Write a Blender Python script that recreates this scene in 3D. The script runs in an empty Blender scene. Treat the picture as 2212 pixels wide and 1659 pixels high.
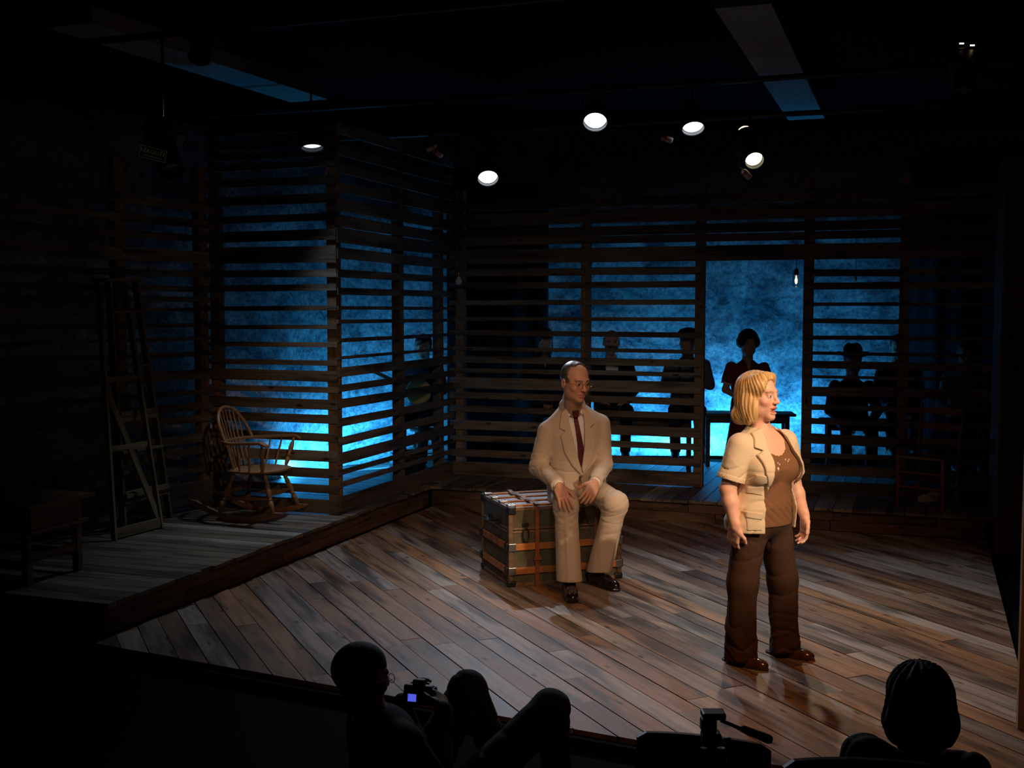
import bpy, bmesh, math, random
import numpy as np
from mathutils import Vector, Matrix, Quaternion
random.seed(7); np.random.seed(7)
sc = bpy.context.scene
C = sc.collection

# ------------------------------------------------------------------ camera
FPX, CAMH, HORIZ = 2450.0, 1.95, 670.0
PITCH = math.atan((829.5 - HORIZ) / FPX)
cd = bpy.data.cameras.new('camera'); cam = bpy.data.objects.new('camera', cd); C.objects.link(cam)
cam.location = (0, 0, CAMH); cam.rotation_euler = (math.pi/2 - PITCH, 0, 0)
cd.sensor_fit = 'HORIZONTAL'; cd.sensor_width = 36.0; cd.lens = 36.0 * FPX / 2212.0
cd.clip_start = 0.05; cd.clip_end = 100
sc.camera = cam
sc.view_settings.view_transform = 'Standard'; sc.view_settings.look = 'None'
sc.view_settings.gamma = 1; sc.view_settings.use_curve_mapping = False
sc.view_settings.exposure = 0.0
world = bpy.data.worlds.new('world'); sc.world = world; world.use_nodes = True
world.node_tree.nodes['Background'].inputs[0].default_value = (0.55, 0.62, 0.8, 1)
world.node_tree.nodes['Background'].inputs[1].default_value = 0.0006

# ------------------------------------------------------------------ stage lamps
def spot(name, loc, aim, watts, col, cone, blend=0.5, size=0.08):
    l = bpy.data.lights.new(name, 'SPOT'); l.energy = watts; l.color = col
    l.spot_size = math.radians(cone); l.spot_blend = blend; l.shadow_soft_size = size
    o = bpy.data.objects.new(name, l); C.objects.link(o); o.location = loc
    o.rotation_euler = (Vector(aim) - Vector(loc)).to_track_quat('-Z', 'Y').to_euler()
    return o
def strip(name, loc, aim, watts, col, sx, sy):
    l = bpy.data.lights.new(name, 'AREA'); l.shape = 'RECTANGLE'; l.size = sx; l.size_y = sy
    l.energy = watts; l.color = col
    o = bpy.data.objects.new(name, l); C.objects.link(o); o.location = loc
    o.rotation_euler = (Vector(aim) - Vector(loc)).to_track_quat('-Z', 'Y').to_euler()
    return o
WARM = (1.0, 0.66, 0.40); AMBER = (1.0, 0.42, 0.14); COOL = (0.72, 0.84, 1.0); BLUE = (0.035, 0.42, 1.0)
# front-of-house lamps over the audience, plus an added fill for the name plate
spot('key_lamp', (4.3, 1.6, 4.3), (1.40, 6.25, 1.10), 2500, (1.0, 0.74, 0.50), 14, 0.8, 0.06)
spot('front_wash_lamp', (-1.2, 0.6, 4.2), (0.35, 8.4, 0.8), 235, (1.0, 0.64, 0.42), 25, 1.0, 0.08)
spot('amber_wash_lamp', (1.5, 3.5, 4.3), (1.0, 7.2, 0.0), 520, AMBER, 62, 1.0, 0.15)
spot('corner_lamp', (1.2, 2.2, 4.25), (-1.75, 9.6, 1.1), 330, (1.0, 0.60, 0.30), 13, 1.0, 0.06)
spot('plate_fill_light', (-0.9, 1.6, 3.95), (-2.4, 7.6, 2.9), 26, (1.0, 0.8, 0.6), 9, 1.0, 0.1)  # added fill, only brightens the lettered plate on the upper left spotlight
spot('set_wash_lamp', (0.6, 1.0, 4.25), (0.6, 10.8, 0.15), 340, (0.95, 0.85, 0.72), 34, 1.0, 0.2)
# back lamps that shine from the pipe over the set towards the audience
spot('back_lamp_left', (-0.21, 10.50, 3.10), (0.7, 6.8, 0.0), 240, COOL, 62, 0.9, 0.03)
spot('back_lamp_centre', (0.66, 9.08, 3.36), (0.3, 6.6, 0.0), 65, COOL, 70, 0.9, 0.06)
spot('back_lamp_right', (1.48, 9.28, 3.34), (2.3, 7.2, 0.0), 130, COOL, 70, 0.9, 0.03)
spot('side_lamp_left', (-1.62, 9.38, 3.20), (-1.6, 8.6, 0.2), 95, COOL, 75, 1.0, 0.06)
spot('warm_ellipsoidal_lamp', (1.98, 9.26, 3.10), (2.1, 6.4, 0.0), 150, (1.0, 0.75, 0.5), 55, 0.9, 0.06)
# blue ground rows behind the slat walls, lighting the painted backdrop
strip('ground_row_left', (-1.78, 12.18, 0.24), (-2.05, 12.55, 0.62), 40, BLUE, 1.5, 0.10)
strip('ground_row_door', (2.50, 13.18, 0.24), (2.6, 13.55, 0.55), 62, BLUE, 1.8, 0.10)
strip('ground_row_back', (1.15, 13.16, 0.24), (1.15, 13.55, 0.62), 17, BLUE, 1.1, 0.10)

# ------------------------------------------------------------------ helpers
def ray(x, y):
    cp, sp = math.cos(PITCH), math.sin(PITCH); a = (x-1106)/FPX; b = -(y-829.5)/FPX
    return Vector((a, cp + b*sp, -sp + b*cp))
def atz(x, y, z):
    r = ray(x, y); return Vector((0, 0, CAMH)) + r*((z-CAMH)/r.z)
def aty(x, y, Y):
    r = ray(x, y); return Vector((0, 0, CAMH)) + r*(Y/r.y)
def wall_z(x, y, A, B):
    r = ray(x, y); n = Vector((-(B[1]-A[1]), B[0]-A[0], 0)); t = (n.x*A[0]+n.y*A[1])/(n.x*r.x+n.y*r.y)
    return CAMH + t*r.z
def tag(o, label=None, cat=None, group=None, kind=None):
    if label: o['label'] = label
    if cat: o['category'] = cat
    if group: o['group'] = group
    if kind: o['kind'] = kind
    return o
def empty(name, loc=(0, 0, 0), rz=0.0, label=None, cat=None, group=None, kind=None):
    o = bpy.data.objects.new(name, None); C.objects.link(o); o.location = loc; o.rotation_euler = (0, 0, rz)
    o.empty_display_size = 0.1
    return tag(o, label, cat, group, kind)
def meshobj(name, verts, faces, mat, parent=None, smooth=False, loc=None, rot=None):
    me = bpy.data.meshes.new(name); me.from_pydata([tuple(v) for v in verts], [], [tuple(f) for f in faces])
    if smooth: me.polygons.foreach_set('use_smooth', [True]*len(me.polygons))
    me.update()
    o = bpy.data.objects.new(name, me); C.objects.link(o)
    if mat: me.materials.append(mat)
    if parent: o.parent = parent
    if loc is not None: o.location = loc
    if rot is not None: o.rotation_euler = rot
    return o
def bmobj(name, bm, mat, parent=None, smooth=False, loc=None, rot=None):
    me = bpy.data.meshes.new(name); bm.normal_update(); bm.to_mesh(me); bm.free()
    if smooth: me.polygons.foreach_set('use_smooth', [True]*len(me.polygons))
    o = bpy.data.objects.new(name, me); C.objects.link(o)
    if mat: me.materials.append(mat)
    if parent: o.parent = parent
    if loc is not None: o.location = loc
    if rot is not None: o.rotation_euler = rot
    return o
def shade_auto(o, ang=40):
    me = o.data; me.polygons.foreach_set('use_smooth', [True]*len(me.polygons))
    me.set_sharp_from_angle(angle=math.radians(ang)); return o
def plank(name, p0, p1, width, thick, mat, parent, up=(0, 0, 1), j=0.0, seg=1, bev=0.0):
    """board running p0->p1 (centre line), width across, thick along `up`; local x runs along the board"""
    p0 = Vector(p0); p1 = Vector(p1); d = p1-p0; L = d.length; x = d.normalized(); z = Vector(up)
    z = (z - x*z.dot(x)).normalized(); y = z.cross(x)
    rnd = lambda s: random.uniform(-s, s)
    vs = []; n = seg+1
    for i in range(n):
        t = -L/2 + L*i/seg; e = 0.0
        for sy, sz in ((-1, -1), (1, -1), (1, 1), (-1, 1)):
            vs.append((t + (rnd(j*0.8) if i in (0, seg) else 0), sy*width/2 + (rnd(j*0.35)), sz*thick/2))
    fs = [(0, 3, 2, 1), tuple(4*(n-1)+k for k in range(4))]
    for i in range(seg):
        for k in range(4):
            a = 4*i+k; b = 4*i+(k+1) % 4; fs.append((a, b, b+4, a+4))
    o = meshobj(name, vs, fs, mat, parent)
    m = Matrix((x, y, z)).transposed().to_4x4(); m.translation = (p0+p1)/2
    o.matrix_world = m if parent is None else parent.matrix_basis.inverted() @ m
    return o
def box(bm, c, s, rot=None, bev=0.0):
    r = bmesh.ops.create_cube(bm, size=1.0); M = Matrix.Translation(Vector(c))
    if rot is not None: M = M @ rot.to_4x4()
    M = M @ Matrix.Diagonal(Vector((*s, 1)))
    bmesh.ops.transform(bm, matrix=M, verts=r['verts'])
    if bev:
        es = list({e for v in r['verts'] for e in v.link_edges})
        bmesh.ops.bevel(bm, geom=es, offset=bev, segments=2, affect='EDGES', profile=0.5)
def boxobj(name, c, s, mat, parent=None, rz=0, bev=0.0):
    bm = bmesh.new(); box(bm, (0, 0, 0), s, None, bev); return bmobj(name, bm, mat, parent, False, c, (0, 0, rz))
def frame(d):
    d = Vector(d).normalized(); a = Vector((0, 0, 1)) if abs(d.z) < 0.9 else Vector((1, 0, 0))
    x = a.cross(d).normalized(); y = d.cross(x); return x, y
def tube_vf(pts, rad, n=10, cap=True, base=0):
    pts = [Vector(p) for p in pts]; vs = []; fs = []
    if not hasattr(rad, '__len__'): rad = [rad]*len(pts)
    px = None
    for i, p in enumerate(pts):
        d = (pts[min(i+1, len(pts)-1)] - pts[max(i-1, 0)]).normalized()
        if px is None: x, y = frame(d)
        else:
            x = (px - d*px.dot(d)).normalized(); y = d.cross(x)
        px = x
        for k in range(n):
            a = 2*math.pi*k/n; vs.append(p + (x*math.cos(a) + y*math.sin(a))*rad[i])
    for i in range(len(pts)-1):
        for k in range(n):
            a = base+i*n+k; b = base+i*n+(k+1) % n; fs.append((a, b, b+n, a+n))
    if cap:
        fs.append(tuple(base+k for k in reversed(range(n)))); fs.append(tuple(base+(len(pts)-1)*n+k for k in range(n)))
    return vs, fs
def tube(name, pts, rad, mat, parent=None, n=10, cap=True):
    vs, fs = tube_vf(pts, rad, n, cap); o = meshobj(name, vs, fs, mat, parent); return shade_auto(o, 50)
def tubes(name, lst, mat, parent=None, n=8):
    V = []; Fc = []
    for pts, rad in lst:
        v, f = tube_vf(pts, rad, n, True, len(V)); V += v; Fc += f
    return shade_auto(meshobj(name, V, Fc, mat, parent), 50)
def turned(name, p0, p1, prof, mat, parent, n=12):
    """lathe-turned spindle: prof = [(t, radius)]"""
    p0 = Vector(p0); p1 = Vector(p1); return tube(name, [p0.lerp(p1, t) for t, r in prof], [r for t, r in prof], mat, parent, n)
def arc(p, n): return [p(i/(n-1)) for i in range(n)]

# ------------------------------------------------------------------ materials
def newmat(name):
    m = bpy.data.materials.new(name); m.use_nodes = True; nt = m.node_tree
    return m, nt, nt.nodes['Principled BSDF']
def N(nt, t, **kw):
    n = nt.nodes.new(t)
    for k, v in kw.items():
        if hasattr(n, k): setattr(n, k, v)
        else: n.inputs[k].default_value = v
    return n
def ramp(nt, stops, interp='LINEAR'):
    r = nt.nodes.new('ShaderNodeValToRGB'); cr = r.color_ramp; cr.interpolation = interp
    while len(cr.elements) < len(stops): cr.elements.new(0.5)
    for e, (p, c) in zip(cr.elements, stops): e.position = p; e.color = (*c, 1)
    return r
def obj_coords(nt, scale, rnd=True):
    tc = N(nt, 'ShaderNodeTexCoord'); oi = N(nt, 'ShaderNodeObjectInfo')
    mp = N(nt, 'ShaderNodeMapping'); mp.inputs['Scale'].default_value = scale
    nt.links.new(tc.outputs['Object'], mp.inputs['Vector'])
    if rnd:
        ml = N(nt, 'ShaderNodeMath', operation='MULTIPLY'); ml.inputs[1].default_value = 173.0
        nt.links.new(oi.outputs['Random'], ml.inputs[0])
        cx = N(nt, 'ShaderNodeCombineXYZ'); nt.links.new(ml.outputs[0], cx.inputs[0]); nt.links.new(ml.outputs[0], cx.inputs[2])
        nt.links.new(cx.outputs[0], mp.inputs['Location'])
    return mp, oi
def wood(name, tints, grain=0.45, rough=(0.45, 0.75), stain=0.6, spec=0.35, knots=True, bump=0.25):
    """weathered timber: per-board tint, grain along local x, dark stains and knots"""
    m, nt, b = newmat(name); L = nt.links
    mp, oi = obj_coords(nt, (1.6, 22, 22)); n1 = N(nt, 'ShaderNodeTexNoise'); n1.inputs['Scale'].default_value = 1.6
    n1.inputs['Detail'].default_value = 5; n1.inputs['Roughness'].default_value = 0.62; L.new(mp.outputs[0], n1.inputs['Vector'])
    tint = ramp(nt, [(i/max(1, len(tints)-1), c) for i, c in enumerate(tints)]); L.new(oi.outputs['Random'], tint.inputs[0])
    gr = ramp(nt, [(0.30, (1-grain,)*3), (0.52, (1, 1, 1)), (0.75, (1+grain*0.5,)*3)]); L.new(n1.outputs['Fac'], gr.inputs[0])
    mx = N(nt, 'ShaderNodeMix', data_type='RGBA', blend_type='MULTIPLY'); mx.inputs[0].default_value = 1
    L.new(tint.outputs[0], mx.inputs[6]); L.new(gr.outputs[0], mx.inputs[7])
    mp2, _ = obj_coords(nt, (1.0, 7, 7)); n2 = N(nt, 'ShaderNodeTexNoise'); n2.inputs['Scale'].default_value = 1.3
    n2.inputs['Detail'].default_value = 3; L.new(mp2.outputs[0], n2.inputs['Vector'])
    st = ramp(nt, [(0.36, (1-stain,)*3), (0.44, (1-stain*.45,)*3), (0.52, (1, 1, 1))]); L.new(n2.outputs['Fac'], st.inputs[0])
    mx2 = N(nt, 'ShaderNodeMix', data_type='RGBA', blend_type='MULTIPLY'); mx2.inputs[0].default_value = 1
    L.new(mx.outputs[2], mx2.inputs[6]); L.new(st.outputs[0], mx2.inputs[7]); out = mx2.outputs[2]
    if knots:
        mp3, _ = obj_coords(nt, (3.2, 9, 9)); v = N(nt, 'ShaderNodeTexVoronoi'); v.inputs['Scale'].default_value = 1.0
        L.new(mp3.outputs[0], v.inputs['Vector']); kn = ramp(nt, [(0.07, (0.25, 0.2, 0.16)), (0.14, (1, 1, 1))]); L.new(v.outputs['Distance'], kn.inputs[0])
        mx3 = N(nt, 'ShaderNodeMix', data_type='RGBA', blend_type='MULTIPLY'); mx3.inputs[0].default_value = 1
        L.new(out, mx3.inputs[6]); L.new(kn.outputs[0], mx3.inputs[7]); out = mx3.outputs[2]
    L.new(out, b.inputs['Base Color'])
    mr = N(nt, 'ShaderNodeMapRange'); mr.inputs[3].default_value = rough[0]; mr.inputs[4].default_value = rough[1]
    L.new(n2.outputs['Fac'], mr.inputs[0]); L.new(mr.outputs[0], b.inputs['Roughness'])
    b.inputs['Specular IOR Level'].default_value = spec
    bp = N(nt, 'ShaderNodeBump'); bp.inputs['Strength'].default_value = bump; bp.inputs['Distance'].default_value = 0.004
    L.new(n1.outputs['Fac'], bp.inputs['Height']); L.new(bp.outputs[0], b.inputs['Normal'])
    return m
def cloth(name, col, var=0.12, scale=60, rough=0.85, bump=0.15, sheen=0.0):
    m, nt, b = newmat(name); L = nt.links
    mp, _ = obj_coords(nt, (1, 1, 1), False); n1 = N(nt, 'ShaderNodeTexNoise'); n1.inputs['Scale'].default_value = scale; n1.inputs['Detail'].default_value = 4
    L.new(mp.outputs[0], n1.inputs['Vector'])
    r = ramp(nt, [(0.25, tuple(c*(1-var) for c in col)), (0.75, tuple(min(1, c*(1+var)) for c in col))]); L.new(n1.outputs['Fac'], r.inputs[0])
    L.new(r.outputs[0], b.inputs['Base Color']); b.inputs['Roughness'].default_value = rough; b.inputs['Specular IOR Level'].default_value = 0.2
    if sheen: b.inputs['Sheen Weight'].default_value = sheen
    bp = N(nt, 'ShaderNodeBump'); bp.inputs['Strength'].default_value = bump; bp.inputs['Distance'].default_value = 0.002
    L.new(n1.outputs['Fac'], bp.inputs['Height']); L.new(bp.outputs[0], b.inputs['Normal'])
    return m
def plain(name, col, rough=0.5, metal=0.0, spec=0.5, var=0.08, emit=None, estr=0.0, coat=0.0):
    m, nt, b = newmat(name); L = nt.links
    mp, _ = obj_coords(nt, (1, 1, 1), False); n1 = N(nt, 'ShaderNodeTexNoise'); n1.inputs['Scale'].default_value = 25
    L.new(mp.outputs[0], n1.inputs['Vector'])
    r = ramp(nt, [(0.3, tuple(c*(1-var) for c in col)), (0.7, tuple(min(1, c*(1+var)) for c in col))]); L.new(n1.outputs['Fac'], r.inputs[0])
    L.new(r.outputs[0], b.inputs['Base Color']); b.inputs['Roughness'].default_value = rough
    b.inputs['Metallic'].default_value = metal; b.inputs['Specular IOR Level'].default_value = spec
    b.inputs['Coat Weight'].default_value = coat
    if emit: b.inputs['Emission Color'].default_value = (*emit, 1); b.inputs['Emission Strength'].default_value = estr
    return m
def attr_mat(name, rough=0.55, spec=0.35, bump=0.1, scale=140, sss=0.0):
    """skin: colours stored on the mesh (lips, brows, eyes differ from the skin around them)"""
    m, nt, b = newmat(name); L = nt.links
    a = N(nt, 'ShaderNodeAttribute', attribute_name='Col'); n1 = N(nt, 'ShaderNodeTexNoise'); n1.inputs['Scale'].default_value = scale
    tc = N(nt, 'ShaderNodeTexCoord'); L.new(tc.outputs['Object'], n1.inputs['Vector'])
    r = ramp(nt, [(0.3, (0.9, 0.88, 0.86)), (0.7, (1.06, 1.04, 1.02))]); L.new(n1.outputs['Fac'], r.inputs[0])
    mx = N(nt, 'ShaderNodeMix', data_type='RGBA', blend_type='MULTIPLY'); mx.inputs[0].default_value = 1
    L.new(a.outputs['Color'], mx.inputs[6]); L.new(r.outputs[0], mx.inputs[7]); L.new(mx.outputs[2], b.inputs['Base Color'])
    b.inputs['Roughness'].default_value = rough; b.inputs['Specular IOR Level'].default_value = spec
    if sss:
        b.inputs['Subsurface Weight'].default_value = sss; b.inputs['Subsurface Radius'].default_value = (0.012, 0.004, 0.002); b.inputs['Subsurface Scale'].default_value = 1.0
    bp = N(nt, 'ShaderNodeBump'); bp.inputs['Strength'].default_value = bump; bp.inputs['Distance'].default_value = 0.001
    L.new(n1.outputs['Fac'], bp.inputs['Height']); L.new(bp.outputs[0], b.inputs['Normal'])
    return m
def hair_mat(name, c1, c2, rough=0.42, sc_=(90, 90, 5)):
    m, nt, b = newmat(name); L = nt.links
    mp, _ = obj_coords(nt, sc_, False); n1 = N(nt, 'ShaderNodeTexNoise'); n1.inputs['Scale'].default_value = 1.0; n1.inputs['Detail'].default_value = 4; n1.inputs['Distortion'].default_value = 0.6
    L.new(mp.outputs[0], n1.inputs['Vector']); r = ramp(nt, [(0.3, c1), (0.7, c2)]); L.new(n1.outputs['Fac'], r.inputs[0])
    L.new(r.outputs[0], b.inputs['Base Color']); b.inputs['Roughness'].default_value = rough
    bp = N(nt, 'ShaderNodeBump'); bp.inputs['Strength'].default_value = 0.6; bp.inputs['Distance'].default_value = 0.004
    L.new(n1.outputs['Fac'], bp.inputs['Height']); L.new(bp.outputs[0], b.inputs['Normal'])
    return m

M_FLOOR = wood('floor_boards_timber', [(0.17, 0.105, 0.065), (0.29, 0.155, 0.07), (0.20, 0.155, 0.12), (0.33, 0.29, 0.255), (0.15, 0.09, 0.06), (0.30, 0.165, 0.08), (0.18, 0.125, 0.09), (0.36, 0.31, 0.27), (0.23, 0.125, 0.065)], 0.45, (0.38, 0.64), 0.68, 0.35)
M_DECK = wood('deck_boards_timber', [(0.16, 0.13, 0.095), (0.24, 0.20, 0.145), (0.08, 0.065, 0.05), (0.31, 0.29, 0.25), (0.13, 0.105, 0.075), (0.20, 0.15, 0.10), (0.09, 0.075, 0.06), (0.27, 0.25, 0.21)], 0.4, (0.4, 0.65), 0.6, 0.4)
M_RISER = wood('riser_boards_timber', [(0.13, 0.075, 0.05), (0.17, 0.10, 0.065), (0.10, 0.06, 0.045)], 0.35, (0.6, 0.85), 0.55, 0.2)
M_SLAT = wood('slat_timber', [(0.13, 0.105, 0.08), (0.19, 0.155, 0.12), (0.10, 0.08, 0.06), (0.22, 0.19, 0.155), (0.16, 0.12, 0.09), (0.12, 0.095, 0.075)], 0.45, (0.6, 0.9), 0.6, 0.2)
M_POST = wood('post_timber', [(0.24, 0.155, 0.09), (0.28, 0.18, 0.10), (0.20, 0.13, 0.08)], 0.3, (0.6, 0.85), 0.4, 0.2)
M_OAK = wood('rocker_oak', [(0.32, 0.17, 0.075), (0.34, 0.18, 0.08)], 0.3, (0.28, 0.42), 0.25, 0.5, False, 0.1)
M_LADDER = wood('ladder_timber', [(0.20, 0.15, 0.09), (0.24, 0.18, 0.11)], 0.4, (0.6, 0.8), 0.5, 0.2)
M_TABLE = wood('table_timber', [(0.17, 0.10, 0.055), (0.20, 0.12, 0.065)], 0.4, (0.5, 0.7), 0.4, 0.3)
M_REDWOOD = wood('chair_stained_timber', [(0.26, 0.085, 0.035), (0.30, 0.10, 0.04)], 0.3, (0.4, 0.55), 0.3, 0.4, False)
M_BENCH = wood('bench_timber', [(0.10, 0.075, 0.055), (0.13, 0.10, 0.07)], 0.4, (0.6, 0.8), 0.4, 0.2)
M_RUSH = wood('rush_seat_fibre', [(0.33, 0.22, 0.10), (0.34, 0.23, 0.11)], 0.5, (0.7, 0.9), 0.3, 0.2, False)
M_BLACK = plain('black_paint', (0.003, 0.003, 0.0033), 0.95, 0, 0.05)
M_DRAPE = cloth('black_drape', (0.006, 0.006, 0.007), 0.2, 12, 0.95, 0.1)
M_CARPET = cloth('dark_carpet', (0.003, 0.003, 0.003), 0.3, 90, 1.0, 0.3)
M_BEAM = plain('grey_plaster', (0.24, 0.235, 0.22), 0.8, 0, 0.2, 0.15)
M_DMETAL = plain('dark_lamp_metal', (0.012, 0.012, 0.013), 0.45, 0.0, 0.4)
M_CHROME = plain('chrome', (0.6, 0.6, 0.62), 0.2, 1.0)
M_BRASS = plain('brass', (0.75, 0.50, 0.18), 0.25, 1.0)
M_STEEL = plain('trunk_steel', (0.35, 0.34, 0.34), 0.35, 1.0)
M_LEATHER = plain('black_leather', (0.012, 0.008, 0.007), 0.22, 0, 0.6, 0.1, coat=0.5)

# ------------------------------------------------------------------ layout (metres)
Z0 = 0.20
L0 = Vector((-2.419, 6.667, 0)); L1 = Vector((-0.812, 11.217, 0))
EY = (L1-L0).normalized()                    # up-stage axis of the room
EX = Vector((EY.y, -EY.x, 0))                # stage-right-to-left axis along the back wall
RE = L1 + EX*5.14
B0 = Vector((-1.477, 9.605, 0)); B1 = Vector((-0.632, 12.015, 0))
A0 = Vector((-2.666, 10.017, 0))
LW = Vector((-4.05, 7.76, 0))
BK0 = B1.copy(); BK1 = BK0 + EX*5.35

# ------------------------------------------------------------------ stage floor: individual boards laid on the diagonal
floor = boxobj('floor', (0.8, 7.9, -0.10), (9.0, 8.6, 0.06), M_BLACK)
tag(floor, 'diagonal plank stage floor of weathered grey and brown boards', 'floor', kind='structure')
bd = Vector((math.cos(math.radians(-65.5)), math.sin(math.radians(-65.5)), 0)); bn = Vector((-bd.y, bd.x, 0))
FA = L0 - EY*0.35; FB = L1 + EX*0.0; FC_ = RE + EX*0.02; FD = Vector((2.20, 4.72, 0)); FE = Vector((1.35, 4.62, 0)); FF = Vector((-2.45, 6.66, 0))
POLY = [Vector((-2.46, 6.55, 0)), L1 + EY*0.05 + EX*0.02, Vector((4.02, 9.50, 0)), Vector((2.12, 4.30, 0)), Vector((1.55, 4.55, 0))]
def clip_line(c, w):
    """interval of the board centre line (origin c, direction bd) inside POLY"""
    lo, hi = -50.0, 50.0
    for i in range(len(POLY)):
        a = POLY[i]; b = POLY[(i+1) % len(POLY)]; e = b-a; n = Vector((-e.y, e.x, 0))   # polygon is clockwise -> inside is right
        n = -n
        den = n.dot(bd); num = n.dot(a-c)
        if abs(den) < 1e-9: continue
        t = num/den
        if den > 0: lo = max(lo, t)
        else: hi = min(hi, t)
    return lo, hi
BW = 0.138
def poly_clip_board(c0, t0, t1, w):
    """clip the rectangle of a board against POLY, return xy polygon in board coordinates"""
    pts = [(t0, -w/2), (t1, -w/2), (t1, w/2), (t0, w/2)]
    for i in range(len(POLY)):
        a = POLY[i]; b = POLY[(i+1) % len(POLY)]; e = b-a; n = -Vector((-e.y, e.x, 0))
        f = lambda q: n.dot(c0 + bd*q[0] + bn*q[1] - a)
        out = []
        for k in range(len(pts)):
            p, q = pts[k], pts[(k+1) % len(pts)]; fp, fq = f(p), f(q)
            if fp >= 0: out.append(p)
            if (fp >= 0) != (fq >= 0):
                s = fp/(fp-fq); out.append((p[0]+(q[0]-p[0])*s, p[1]+(q[1]-p[1])*s))
        pts = out
        if len(pts) < 3: return None
    return pts
k0 = min(bn.dot(p) for p in POLY); k1 = max(bn.dot(p) for p in POLY)
row = 0; k = k0
nplank = 0
while k < k1 and nplank < 298:
    c0 = bn*(k+BW/2)
    t0 = min(bd.dot(p) for p in POLY) - random.uniform(0, 2.2); tmax = max(bd.dot(p) for p in POLY)
    while t0 < tmax:
        Ln = random.choice((1.2, 1.7, 2.1, 2.4, 3.0, 3.6)); t1 = t0+Ln
        pg = poly_clip_board(c0, t0+0.0015, t1-0.0015, BW-0.005-random.uniform(0, 0.002))
        if pg:
            cx = sum(p[0] for p in pg)/len(pg); h = random.uniform(-0.002, 0.0015); n = len(pg)
            vs = [(p[0]-cx, p[1], -0.025) for p in pg] + [(p[0]-cx, p[1], h) for p in pg]
            fs = [tuple(reversed(range(n))), tuple(range(n, 2*n))] + [(i, (i+1) % n, n+(i+1) % n, n+i) for i in range(n)]
            o = meshobj('plank', vs, fs, M_FLOOR, floor)
            m = Matrix((bd, bn, Vector((0, 0, 1)))).transposed().to_4x4(); m.translation = c0 + bd*cx
            o.matrix_world = floor.matrix_basis.inverted() @ m
            nplank += 1
        t0 = t1
    k += BW

# ------------------------------------------------------------------ raised platform along the left and back
plat = empty('platform', (0, 0, 0), 0, 'raised plank walkway running along the left and back of the stage', 'platform', kind='structure')
def core(name, pts, z0, z1, mat, parent):
    n = len(pts); vs = [(p.x, p.y, z0) for p in pts] + [(p.x, p.y, z1) for p in pts]
    fs = [tuple(reversed(range(n))), tuple(range(n, 2*n))] + [(i, (i+1) % n, n+(i+1) % n, n+i) for i in range(n)]
    return meshobj(name, vs, fs, mat, parent)
ins = 0.045
cp0 = L0 - EX*ins + EY*0.02; cp1 = L1 - EX*ins + EY*ins; cp2 = RE + EY*ins
core('understructure', [cp0, L0-EX*2.4+EY*0.02, L0-EX*2.4+EY*8.2, cp2+EY*3.2-EX*0.0, cp2, cp1], -0.02, 0.165, M_BLACK, plat)
s = 0.0
while s < 7.6:
    w = random.choice((0.125, 0.135, 0.145)); lip = random.uniform(0.0, 0.025) if s < 4.85 else 0.0
    a = L0 + EY*(s+w/2); inner = 2.35
    e0 = a + EX*lip
    if s > 4.80: e0 = a - EX*0.02
    plank('deck_board', e0 - EX*inner + Vector((0, 0, Z0-0.0125)), e0 + Vector((0, 0, Z0-0.0125)), w-0.006, 0.025+random.uniform(-0.002, 0.002), M_DECK, plat)
    s += w
s = 0.0
while s < 5.12:
    w = random.choice((0.135, 0.15, 0.165)); lip = random.uniform(0.0, 0.02)
    a = L1 + EX*(s+w/2) - EY*lip
    plank('deck_board', a + Vector((0, 0, Z0-0.0125)), a + EY*2.75 + Vector((0, 0, Z0-0.0125)), w-0.006, 0.025+random.uniform(-0.002, 0.002), M_DECK, plat)
    s += w
def riser(p, d, length, nrm):
    for z0, z1 in ((0.0, 0.083), (0.087, 0.172)):
        t = 0.0
        while t < length-0.05:
            l = min(random.uniform(0.7, 1.5), length-t)
            a = p + d*t; b = p + d*(t+l-0.006); zz = Vector((0, 0, (z0+z1)/2))
            plank('riser_board', a+zz, b+zz, z1-z0, 0.018, M_RISER, plat, up=nrm, j=0.002)
            t += l
riser(L0 - EX*0.035 + EY*0.01, EY, 4.83, EX)
riser(L1 + EY*0.035, EX, 5.12, -EY)
riser(L0 + EY*0.012 - EX*2.35, EX, 2.3, -EY)

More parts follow.
